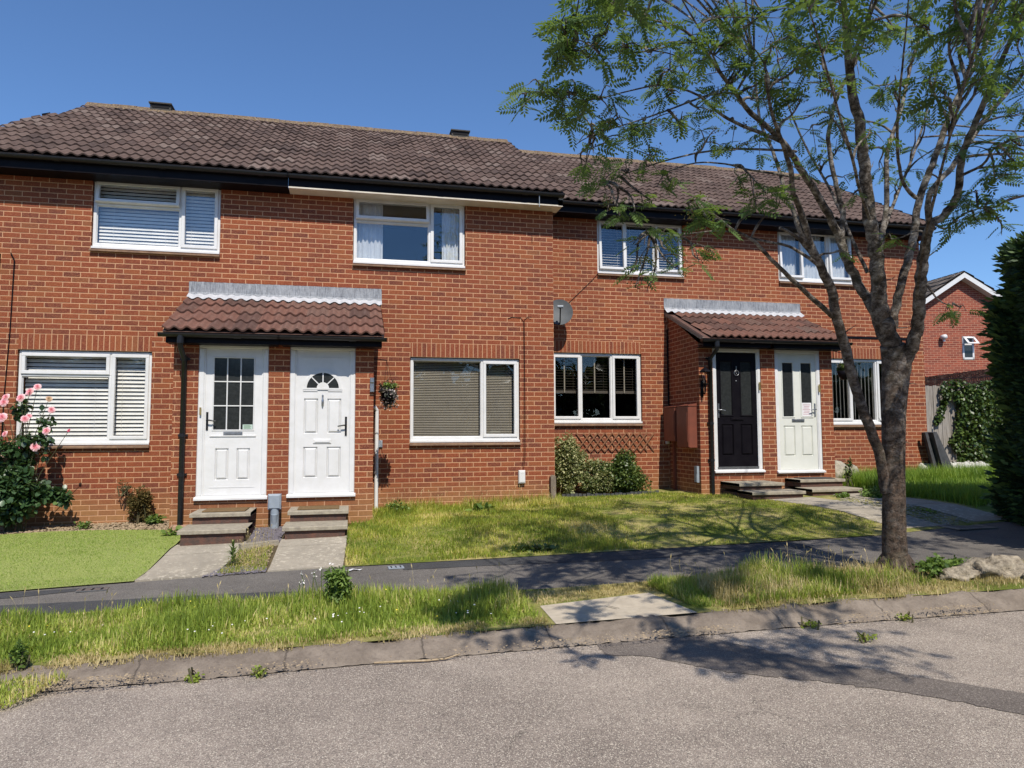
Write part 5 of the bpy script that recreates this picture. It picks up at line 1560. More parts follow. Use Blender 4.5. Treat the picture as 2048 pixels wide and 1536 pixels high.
# tufts along the foot of the wall
n = 2600; X = nr.uniform(-2.9, .1, n); Y = -np.abs(nr.normal(0, .12, n))-.01
k_ = pn(X*4, Y) > .42; X, Y = X[k_], Y[k_]
tag(blades('wall_foot_grass', X, Y, nr.uniform(.05, .20, len(X)), .008, nr.random(len(X)), M['grass'], .5, kind='stuff'), 'longer rough grass along the foot of the front wall', 'grass')
VP1 = [(-9, -4.95), (-6.2, -4.66), (-4.5, -4.62), (-2.82, -4.78), (-1.95, -4.95), (-1.78, -5.95), (-3.26, -5.96), (-4.58, -5.86), (-5.45, -5.9), (-9, -6.2)]
def grow(name, poly, n, h0, h1, wd, mat, lab, dens=None, lean=.7, hf=None, tb=.5, ts=.24):
    X, Y = sample(poly, n, dens); h = nr.uniform(h0, h1, n)
    if hf is not None: h = h*hf(X, Y)
    t_ = nr.normal(tb, ts, n)+.55*(pn(X*2, Y*2)-.5)+.35*(pn(X*7, Y*7)-.5)
    return tag(blades(name, X, Y, h, wd, t_, mat, lean, kind='stuff'), lab, 'grass')
grow('verge_grass', VP1, 62000, .03, .13, .010, M['vgrass'], 'rough green verge grass left of the pale slab', None, 1.0, lambda x, y: (.35+1.2*pn(x*1.7, y*2))*np.clip(.45+(y+5.95)*.9, .4, 1.1))
VP2 = [(-.62, -5.15), (-.1, -5.02), (1.75, -5.1), (1.75, -5.9), (-.3, -5.98), (-.55, -5.9)]
grow('verge_grass', VP2, 21000, .04, .18, .009, M['vgrass'], 'rough verge grass at the foot of the tree', lambda x, y: np.where(x > 1.0, .3, 1)*pn(x*2.6, y*2.2)**.7, 1.1, lambda x, y: (.3+1.2*pn(x*2.3, y*2.6))*np.clip(.5+(y+5.95)*.9, .4, 1.0), .40, .3)
grow('dry_verge', [(-1.8, -5.0), (-.5, -4.95), (-.6, -5.3), (-1.74, -5.48)], 3500, .01, .04, .007, M['dry'], 'flattened straw behind the pale slab')
grow('dry_verge', [(-5.6, -5.8), (-1.8, -5.85), (-1.8, -6.12), (-5.6, -6.08)], 6500, .01, .05, .007, M['dry'], 'straw-coloured fringe where the left verge meets the kerb', lambda x, y: np.clip((y+6.10)*6, 0, 1)*pn(x*5, y*3)*1.4)
grow('dry_verge', [(1.3, -5.1), (3.3, -5.4), (3.3, -6.1), (.9, -5.98)], 4200, .015, .07, .007, M['dry'], 'dry scrub around the foot of the tree and the sacks', lambda x, y: pn(x*2, y*2))
grow('dry_verge', [(-.5, -5.7), (3.2, -5.8), (3.2, -6.2), (-.5, -6.12)], 5200, .01, .06, .007, M['dry'], 'straw-coloured fringe where the right verge meets the kerb', lambda x, y: np.clip((y+6.2)*4, 0, 1)*pn(x*5, y*3)*1.4)
grow('dry_verge', [(-.4, -5.05), (1.7, -5.1), (1.7, -5.9), (-.3, -5.98)], 3500, .05, .16, .006, M['dry'], 'brown dead blades among the verge grass at the foot of the tree', lambda x, y: pn(x*3, y*3))
grow('corner_scrub', [(-5.7, -6.15), (-4.95, -6.2), (-5.15, -6.5), (-5.6, -6.9)], 2600, .015, .06, .008, M['vgrass'], 'yellow-green scrub in the kerb corner at the left edge', None, 1.0, None, .75, .2)
TG = [(5.3, .9), (5.6, -.2), (5.45, -1.4), (5.6, -2.6), (6.6, -2.2), (10.5, .5), (10.5, 2.6), (8.6, 1.1), (5.35, 1.1)]
grow('tall_grass', TG, 26000, .18, .42, .011, M['tgrass'], 'tall bright green grass in front of the timber fence', None, .45, lambda x, y: np.where(y < -.6, .55, np.where(y > .4, .6, .95)))
# seed stalks above the verges
def stalks(name, poly, n, h0, h1, lab, mat='dry'):
    X, Y = sample(poly, n); pts = np.stack([X, Y, Gv(X, Y)], 1)
    tv = [(-.5, 0, 0), (.5, 0, 0), (.4, .15, .6), (-.4, .15, .6), (.3, .30, .86), (-.3, .30, .86), (2.2, .36, .93), (-2.2, .36, .93), (0, .44, 1)]
    tf = [(0, 1, 2, 3), (3, 2, 4, 5), (5, 4, 6, 7), (7, 6, 8)]
    h = nr.uniform(h0, h1, n)
    M3 = mm(rotz(nr.uniform(0, 6.28, n)), rotx(nr.normal(0, .25, n)))
    return tag(scatter(name, tv, tf, pts, M3, np.stack([np.full(n, .0022), h*.6, h], 1), nr.uniform(.2, .9, n), M[mat], kind='stuff'), lab, 'grass')
stalks('seed_stalks', [(-6, -4.9), (-2, -5), (-2, -5.3), (-6, -5.2)], 90, .14, .34, 'thin seeding grass stalks over the left verge')
stalks('seed_stalks', [(-.5, -5.1), (1.5, -5.1), (1.5, -5.5), (-.5, -5.6)], 120, .14, .32, 'thin seeding grass stalks over the verge by the tree')
stalks('seed_stalks', [(-2.8, -.12), (.1, -.12), (.1, -.35), (-2.8, -.3)], 110, .12, .36, 'dry seed stalks against the foot of the front wall')
stalks('seed_stalks', [(-4.5, -2.2), (-4.15, -2.2), (-4.15, -3.3), (-4.5, -3.3)], 130, .08, .24, 'dry stalks in the weedy strip between the first two paths')
grow('weedy_strip', [(-4.47, -2.6), (-4.12, -2.5), (-4.12, -3.4), (-4.58, -3.42)], 1500, .02, .06, .007, M['grass'], 'straw and weeds between the first two paths', None, 1.0, None, .45, .3)
# daisies / buttercups in the verge
X, Y = sample([(-5.6, -5.3), (-2.2, -5.3), (-2.2, -5.9), (-5.6, -5.85)], 34, lambda x, y: pn(x*2.3, y*2)**2)
tv = [(0, 0, 0)]+[(math.cos(a), math.sin(a), .2) for a in np.linspace(0, 2*math.pi, 9)[:-1]]
tf = [(0, i+1, (i+1) % 8+1) for i in range(8)]
tag(scatter('daisies', tv, tf, np.stack([X, Y, Gv(X, Y)+nr.uniform(.06, .12, 34)], 1), rotx(nr.normal(.5, .3, 34)), nr.uniform(.004, .008, 34), nr.random(34), M['flower_w'], kind='stuff'), 'small white daisies in the left verge', 'flower')
X, Y = sample(VP1, 22)
tag(scatter('buttercups', tv, tf, np.stack([X, Y, Gv(X, Y)+nr.uniform(.07, .14, 22)], 1), rotx(nr.normal(.5, .3, 22)), nr.uniform(.004, .007, 22), nr.random(22), M['flower_y'], kind='stuff'), 'small yellow flowers in the left verge', 'flower')

# ------------------------------------------------------------------ weeds and shrubs
def ellcloud(c, r, n, shell=.5, seed=0, low=None, clump=9):
    """points in a lumpy ellipsoid, gathered in clumps"""
    q = np.random.default_rng(seed)
    cc = q.normal(0, 1, (clump, 3)); cc /= np.linalg.norm(cc, axis=1, keepdims=True); cc *= q.uniform(.35, .8, (clump, 1))
    k = q.integers(0, clump, n)
    d = q.normal(0, 1, (n, 3)); d /= np.linalg.norm(d, axis=1, keepdims=True)
    p = cc[k]+d*(q.random((n, 1))**.4)*q.uniform(.28, .5, (clump, 1))[k]
    p = p*np.array(r)+np.array(c)
    if low is not None: p = p[p[:, 2] > low]
    return p
def shrub(name, c, r, n, leaf, mat, label, cat='shrub', seed=0, stems=8, low=None, clump=12, tint=None, long=1.5):
    base = (c[0], c[1], c[2]-r[2])
    t = empty(name, base, label, cat)
    pts = ellcloud(c, r, n, seed=seed, low=low, clump=clump)
    leafcloud('foliage', pts, leaf, M[mat], None if tint is None else np.clip(nr.normal(tint[0], tint[1], len(pts)), 0, 1), t, long=long)
    mb = MB(); q = random.Random(seed)
    for i in range(stems):
        a = Vector(base)+Vector((q.uniform(-.06, .06), q.uniform(-.06, .06), -.04)); e = Vector(tuple(pts[q.randrange(len(pts))]))
        mid = (a+e)/2+Vector((q.uniform(-.06, .06), q.uniform(-.06, .06), .08))
        mb.tube([a, mid, e], [.010, .007, .003], 5)
    mb.build('stems', M['stem'], t)
    return t
# variegated + green shrubs by the trellis
shrub('variegated_shrub', (.50, .78, .60), (.30, .26, .62), 9500, .044, 'varieg', 'tall pale variegated shrub at the corner of the set-back wall', seed=3, clump=22, tint=(.62, .3))
shrub('variegated_shrub', (.98, .74, .34), (.34, .24, .34), 5600, .044, 'varieg', 'lower pale variegated shrub spreading between the corner shrub and the green one', seed=4, clump=16, tint=(.55, .3))
shrub('green_shrub', (1.55, .72, .43), (.50, .27, .46), 9500, .046, 'shrub', 'rounded glossy green shrub under the trellis', seed=5, clump=22, tint=(.5, .3))
shrub('dead_shrub', (-6.13, -.18, .12), (.23, .16, .32), 2600, .028, 'brown', 'small half-dead brown shrub against the left wall', seed=6, clump=14)
shrub('dead_shrub', (-6.38, -.12, .42), (.15, .08, .10), 150, .022, 'brown', 'sparse dry sprig reaching left above the brown shrub', seed=16, clump=6)
shrub('weed', (-5.9, -.3, -.02), (.16, .12, .10), 160, .06, 'weed', 'small pale weeds at the foot of the brown shrub', 'weed', 7, 3)
shrub('weed', (-6.75, -.55, -.06), (.14, .05, .06), 90, .04, 'weed', 'tiny green weed in the bark chippings', 'weed', 17, 2)
shrub('weed', (5.0, -1.3, .12), (.34, .3, .16), 900, .055, 'weed', 'leafy green weeds sprawling beside the last doorstep', 'weed', 8, 8, clump=16)
shrub('weed', (4.5, -1.1, .06), (.26, .2, .10), 420, .05, 'weed', 'low leafy weeds between the two right-hand paths', 'weed', 9, 5)
shrub('weed', (4.75, -2.4, .0), (.18, .35, .05), 260, .05, 'weed', 'low dark weeds at the edge of the last path', 'weed', 10, 3)
shrub('weed', (5.35, -.2, .50), (.10, .07, .28), 160, .05, 'ivy', 'tall leafy weed beside the cream door', 'weed', 19, 5)
shrub('weed', (-2.55, -.30, .02), (.20, .12, .12), 260, .05, 'weed', 'leafy weeds at the foot of the wall under the flower ball', 'weed', 20, 4)
shrub('dandelion', (-1.35, -.62, -.03), (.22, .12, .045), 110, .10, 'weed', 'flat rosette of pale green leaves in the lawn below the window', 'weed', 21, 2, long=2.4)
shrub('weed', (-1.2, -3.25, -.19), (.30, .10, .04), 240, .07, 'shrub', 'dark broad-leaved weed at the pavement edge of the lawn', 'weed', 22, 2)
shrub('weed', (-5.42, -1.55, -.09), (.10, .05, .035), 30, .11, 'weed', 'broad leaves under the downpipe shoe', 'weed', 23, 2)
shrub('weed', (2.3, -5.35, -.15), (.5, .16, .07), 600, .04, 'weed', 'green weeds between the tree and the sacks', 'weed', 24, 4)
shrub('weed', (1.98, -5.62, -.10), (.18, .14, .11), 420, .045, 'weed', 'leafy weeds at the kerb just right of the trunk', 'weed', 25, 4)
shrub('weed', (-5.32, -6.0, -.26), (.05, .05, .11), 200, .03, 'weed', 'upright weed at the kerb end by the left edge of the photo', 'weed', 26, 4)
for i, (px_, py_) in enumerate(((-4.22, -6.30), (-3.83, -6.32), (.18, -6.33), (1.0, -6.36), (.35, -6.75))):
    lab = ['tiny weed growing at the foot of the kerb, leftmost', 'small grassy weed at the foot of the kerb left of the stick', 'yellow-flowered weed at the kerb right of the slab', 'low yellow-green weed at the kerb below the tree', 'yellow-green tuft growing out of the road patch'][i]
    shrub('kerb_weed', (px_, py_, G(px_, -6.6)+.03), (.09 if i > 1 else .05, .05, .03 if i != 1 else .06), 90, .022, 'vgrass', lab, 'weed', 40+i, 2)
def spiky(name, base, h, r, n, label, mat='weed', sz=.12, w_=.016):
    t = empty(name, base, label, 'weed')
    mb = MB(); mb.tube([base, (base[0]+.01, base[1], base[2]+h*.5), (base[0], base[1]+.01, base[2]+h)], [.008, .006, .003], 6); mb.build('stem', M['stem'], t)
    f = nr.random(n)
    pos = np.stack([np.full(n, base[0]), np.full(n, base[1]), base[2]+h*(.12+.85*f)], 1)
    M3 = mm(rotz(nr.uniform(0, 6.28, n)), rotx(-1.15+1.0*f*nr.uniform(.6, 1, n)-.0))
    tv = [(-.35, 0, 0), (.35, 0, 0), (.5, 0, .4), (-.5, 0, .4), (0, -.25, 1)]
    scatter('leaves', tv, [(0, 1, 2, 3), (3, 2, 4)], pos, mm(rotz(nr.uniform(0, 6.28, n)), rotx(1.25-.95*f)), np.stack([np.full(n, w_), np.full(n, sz)*(1.05-.45*f), np.full(n, sz)*(1.05-.45*f)], 1), nr.uniform(.2, 1, n), M[mat], t)
spiky('willowherb', (-4.47, -3.12, -.27), .26, .1, 70, 'bright green spiky plant at the edge of the left path')
# feathery ragwort in the verge
t = empty('ragwort', (-3.36, -5.06, -.30), 'feathery dark green plant standing up from the left verge', 'weed')
pts = ellcloud((-3.36, -5.06, -.10), (.12, .10, .17), 1500, seed=33, clump=30)
leafcloud('foliage', pts, .026, M['weed'], np.clip(nr.normal(.6, .3, len(pts)), 0, 1), t, long=3.0)
mb = MB()
for i in range(7): mb.tube([(-3.36, -5.06, -.31), (-3.36+rnd.uniform(-.1, .1), -5.06+rnd.uniform(-.08, .08), rnd.uniform(-.05, .05))], [.006, .003], 5)
mb.build('stems', M['stem'], t)
t = empty('ragwort', (-3.5, -4.86, -.3), 'group of thin pale-flowered stalks left of the feathery plant', 'weed')
mb = MB(); fl = []
for i in range(9):
    x = -3.72+.045*i+rnd.uniform(-.02, .02); h_ = rnd.uniform(.18, .34); e = (x+rnd.uniform(-.05, .05), -4.9+rnd.uniform(-.05, .05), -.3+h_)
    mb.tube([(x, -4.9, -.32), ((x+e[0])/2+.01, -4.9, -.3+h_*.5), e], .003, 5)
    for _ in range(5): fl.append((e[0]+rnd.uniform(-.02, .02), e[1]+rnd.uniform(-.02, .02), e[2]+rnd.uniform(-.02, .02)))
mb.build('stems', M['weed'], t); leafcloud('flowers', fl, .022, M['flower_w'], None, t)

# rose bush at the left edge
t = empty('rose_bush', (-7.65, -.45, G(-7.6, -.4)), 'dark leafy rose bush with pink roses in front of the left window', 'rose bush')
rp = np.concatenate([ellcloud((-7.72, -.50, .42), (.56, .32, .60), 4200, seed=50, clump=22, low=-.02), ellcloud((-7.12, -.42, .36), (.26, .14, .26), 420, seed=51, clump=5), ellcloud((-7.55, -.48, .98), (.36, .22, .25), 420, seed=52, clump=12),
                     ellcloud((-8.0, -.5, 1.3), (.22, .2, .35), 200, seed=53, clump=8), ellcloud((-7.30, -.45, 1.15), (.12, .1, .35), 90, seed=54, clump=6), ellcloud((-7.62, -.45, 1.45), (.14, .1, .25), 110, seed=55, clump=6)])
leafcloud('foliage', rp, .082, M['rose_leaf'], None, t, up=.5, cup=.10)
mb = MB(); rr = random.Random(4)
rose_px = [(60, 784, 1), (42, 796, 1), (75, 774, .8), (8, 805, 1), (4, 835, 1.1), (50, 838, .9), (103, 820, .8), (98, 798, .7), (93, 862, .9), (38, 896, .9), (70, 894, 1), (9, 908, .8), (138, 861, .4), (12, 795, .9), (58, 832, .6), (10, 868, .7)]
for i, (a, b, s_) in enumerate(rose_px):
    e = Vector(tuple(atY(a, b, -.62+.12*rr.random())))
    g0 = Vector((-7.62+rr.uniform(-.15, .15), -.42, G(-7.6, -.4)-.02)); m_ = (g0+e)/2+Vector((rr.uniform(-.1, .1), rr.uniform(-.05, .08), .12))
    mb.tube([g0, g0*.5+m_*.5+Vector((0, 0, .03)), m_, e], [.010, .008, .005, .0035], 6)
mb.build('stems', M['stem'], t)
for i, (a, b, s_) in enumerate(rose_px):
    e = np.array(atY(a, b, -.64+.10*rr.random()))
    n = 26 if s_ > .5 else 14
    # cupped petals spiralling outward
    f = np.linspace(0, 1, n); ang = f*n*2.4
    pos = np.tile(e, (n, 1))
    tvp = [(-.25, 0, 0), (.25, 0, 0), (.5, .22, .6), (.32, .42, 1), (-.32, .42, 1), (-.5, .22, .6)]
    M3 = mm(np.tile(np.array(Matrix.Rotation(R(62), 3, 'X')) @ np.array(Matrix.Rotation(R(rr.uniform(-25, 25)), 3, 'Y')), (n, 1, 1)), rotz(ang), rotx(-(.05+1.15*f)))
    sz = (.024+.034*f)*s_
    mt = 'petal_d' if s_ < .5 else ('petal_o' if i in (6+1, 11) else 'petal')
    scatter('rose_flower', tvp, [(0, 1, 2, 5), (5, 2, 3, 4)], pos, M3, np.stack([sz*1.2, sz, sz], 1), np.clip(f*.9+nr.normal(0, .1, n), 0, 1), M[mt], t)

# hanging flower ball right of the first porch
t = empty('hanging_flower_ball', (-2.74, -.92, 1.98), 'hanging ball of pale mixed flowers at the right of the first porch', 'hanging basket')
c_ = atY(777, 790, -.92)
pts = ellcloud(tuple(c_), (.165, .15, .20), 900, seed=60, clump=26)
leafcloud('flowers', pts, .038, M['hang'], np.clip(nr.normal(.5, .32, len(pts)), 0, 1), t, long=1.6)
pts = ellcloud((c_[0], c_[1], c_[2]+.13), (.12, .1, .07), 160, seed=61, clump=8)
leafcloud('foliage', pts, .04, M['weed'], np.clip(nr.normal(.8, .2, len(pts)), 0, 1), t)
mb = MB()
for dx in (-.06, .0, .06): mb.tube([(c_[0]+dx, c_[1], c_[2]+.15), (c_[0]-.03, c_[1], c_[2]+.5)], .0025, 5)
mb.tube([(c_[0]-.03, c_[1], c_[2]+.5), (-2.96, -.92, c_[2]+.52), (-2.96, -.92, c_[2]+.4)], .006, 6)
mb.blob(tuple(c_), (.10, .09, .13), 3, 10, 8, .1)
mb.build('hanger', M['blackpaint'], t)
# hanging basket right of the second porch
bp_ = atY(1689, 742, -.05)
t = empty('hanging_basket', tuple(bp_), 'dark hanging basket of white flowers at the right of the second porch', 'hanging basket')
mb = MB(); mb.lathe([(0, -.17), (.06, -.15), (.11, -.08), (.135, 0), (.12, .0), (0, -.02)], tuple(bp_), 16)
for i in range(3):
    a = i*2.1; mb.tube([(bp_[0]+.13*math.cos(a), bp_[1]+.13*math.sin(a), bp_[2]), (bp_[0], bp_[1], bp_[2]+.32)], .003, 5)
mb.tube([(bp_[0], bp_[1], bp_[2]+.32), (5.25, bp_[1], bp_[2]+.36), (5.25, bp_[1], bp_[2]+.2)], .007, 6)
mb.build('basket', M['blackpaint'], t)
pts = ellcloud((bp_[0], bp_[1], bp_[2]+.06), (.14, .13, .07), 300, seed=70, clump=10); leafcloud('foliage', pts, .045, M['shrub'], np.clip(nr.normal(.75, .25, len(pts)), 0, 1), t)
pts = ellcloud((bp_[0], bp_[1], bp_[2]+.09), (.13, .12, .06), 70, seed=71, clump=8); leafcloud('flowers', pts, .035, M['flower_w'], None, t)

# ------------------------------------------------------------------ conifer hedge on the right
H0, H1 = Vector((5.72, -3.12, 0)), Vector((4.05, -6.1, 0))      # left face line; unseen near end drawn out to cast shade on the pavement
hdir = (H1-H0).normalized(); hn = Vector((hdir.y, -hdir.x, 0))
if hn.x > 0: hn = -hn                                           # faces left
t = empty('conifer_hedge', (6.3, -4.4, G(6, -4)), 'tall dark conifer hedge at the right edge of the photo', 'hedge')
HT = atD(2000, 520, Vector(H0-Vector(CAM)).dot(Vector(FW)))[2]
mb = MB(); nu, nz_ = 40, 40; vs = []
Lh = (H1-H0).length; depth = 3.2
loop = []
for s_ in np.linspace(0, 1, nu): loop.append((H0+hdir*Lh*s_, hn))
for s_ in np.linspace(0, 1, 24)[1:]: loop.append((H1-hn*depth*s_, hdir))
for s_ in np.linspace(0, 1, nu)[1:]: loop.append((H1-hn*depth-hdir*Lh*s_, -hn))
for s_ in np.linspace(0, 1, 24)[1:-1]: loop.append((H0-hn*depth*(1-s_), -hdir))
nl = len(loop)
def hoff(i, z): return .09*math.sin(z*3.1+i*.35)+.07*math.sin(z*7.3+i*.9)-.10*(z/HT)**3
for k_ in range(nz_+1):
    z = -.1+(HT+.1)*k_/nz_
    for i, (p, n_) in enumerate(loop):
        q = p+n_*(hoff(i, z)-.10)
        vs.append((q.x, q.y, z))
mb.add(vs, [(k_*nl+i, k_*nl+(i+1) % nl, (k_+1)*nl+(i+1) % nl, (k_+1)*nl+i) for k_ in range(nz_) for i in range(nl)], 0, True)
mb.add(vs[-nl:], [tuple(range(nl))], 0)
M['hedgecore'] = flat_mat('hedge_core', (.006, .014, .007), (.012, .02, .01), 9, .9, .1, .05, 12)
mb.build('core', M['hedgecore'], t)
n = 30000
ii = np.where(nr.random(n) < .75, nr.integers(0, nu//2, n), nr.integers(0, nu+23, n)); zz = nr.uniform(-.05, HT, n)
P = np.array([list(loop[i][0]+loop[i][1]*(hoff(i, z)-.06)) for i, z in zip(ii, zz)]); P[:, 2] = zz
P += nr.normal(0, .03, (n, 3))
N_ = np.array([list(loop[i][1]) for i in ii])
top = nr.random(n) < .16
idx_ = np.where(top)[0]
P[idx_] = np.array([list(H0+hdir*Lh*nr.random()-hn*depth*.6*nr.random()**1.5+Vector((0, 0, HT+.02))) for _ in idx_]); N_[idx_] = N_[idx_]*.5+np.array([0, 0, .8])
D_ = N_+nr.normal(0, .4, (n, 3))+np.array([0, 0, .1])
spray = [(0, 0, 0), (.16, .0, .18), (.05, .02, .3), (.24, 0, .5), (.06, .02, .6), (.16, 0, .82), (0, 0, 1.0), (-.16, 0, .8), (-.06, .02, .58), (-.24, 0, .46), (-.05, .02, .28), (-.15, 0, .15)]
sf = [(0, 1, 2, 10, 11), (2, 3, 4, 8, 9, 10), (4, 5, 6, 7, 8)]
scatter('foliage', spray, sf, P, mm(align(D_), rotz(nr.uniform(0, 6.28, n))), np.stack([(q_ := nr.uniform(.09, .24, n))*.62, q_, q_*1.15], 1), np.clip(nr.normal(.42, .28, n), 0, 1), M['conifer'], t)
n = 900
i0 = nr.integers(0, 7, n)
zz = nr.uniform(.2, HT+.1, n); P = np.array([list(loop[i][0]+loop[i][1]*hoff(i, z)) for i, z in zip(i0, zz)]); P[:, 2] = zz
D_ = np.array([[-.75, .45, .35]])+nr.normal(0, .35, (n, 3))
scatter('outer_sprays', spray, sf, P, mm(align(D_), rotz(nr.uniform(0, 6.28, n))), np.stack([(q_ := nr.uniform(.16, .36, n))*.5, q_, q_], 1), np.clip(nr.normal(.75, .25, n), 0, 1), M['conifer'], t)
# a few long wispy leaders on the outline

# ------------------------------------------------------------------ rowan tree
W0 = float((np.array([1.9, -5.24, -.22])-CAM) @ FW)
def TP(x, y, d): return Vector(atD(x, y, W0+d-.30*max(0, (720-y)/FPX*W0)))
def smooth(pts, rad, sub=4):
    P = [Vector(p) for p in pts]; out = []; ro = []
    for i in range(len(P)-1):
        p0, p1, p2, p3 = P[max(i-1, 0)], P[i], P[i+1], P[min(i+2, len(P)-1)]
        for k_ in range(sub):
            t_ = k_/sub
            out.append(.5*((2*p1)+(p2-p0)*t_+(2*p0-5*p1+4*p2-p3)*t_*t_+(3*p1-p0-3*p2+p3)*t_**3)); ro.append(rad[i]+(rad[i+1]-rad[i])*t_)
    out.append(P[-1]); ro.append(rad[-1]); return out, ro
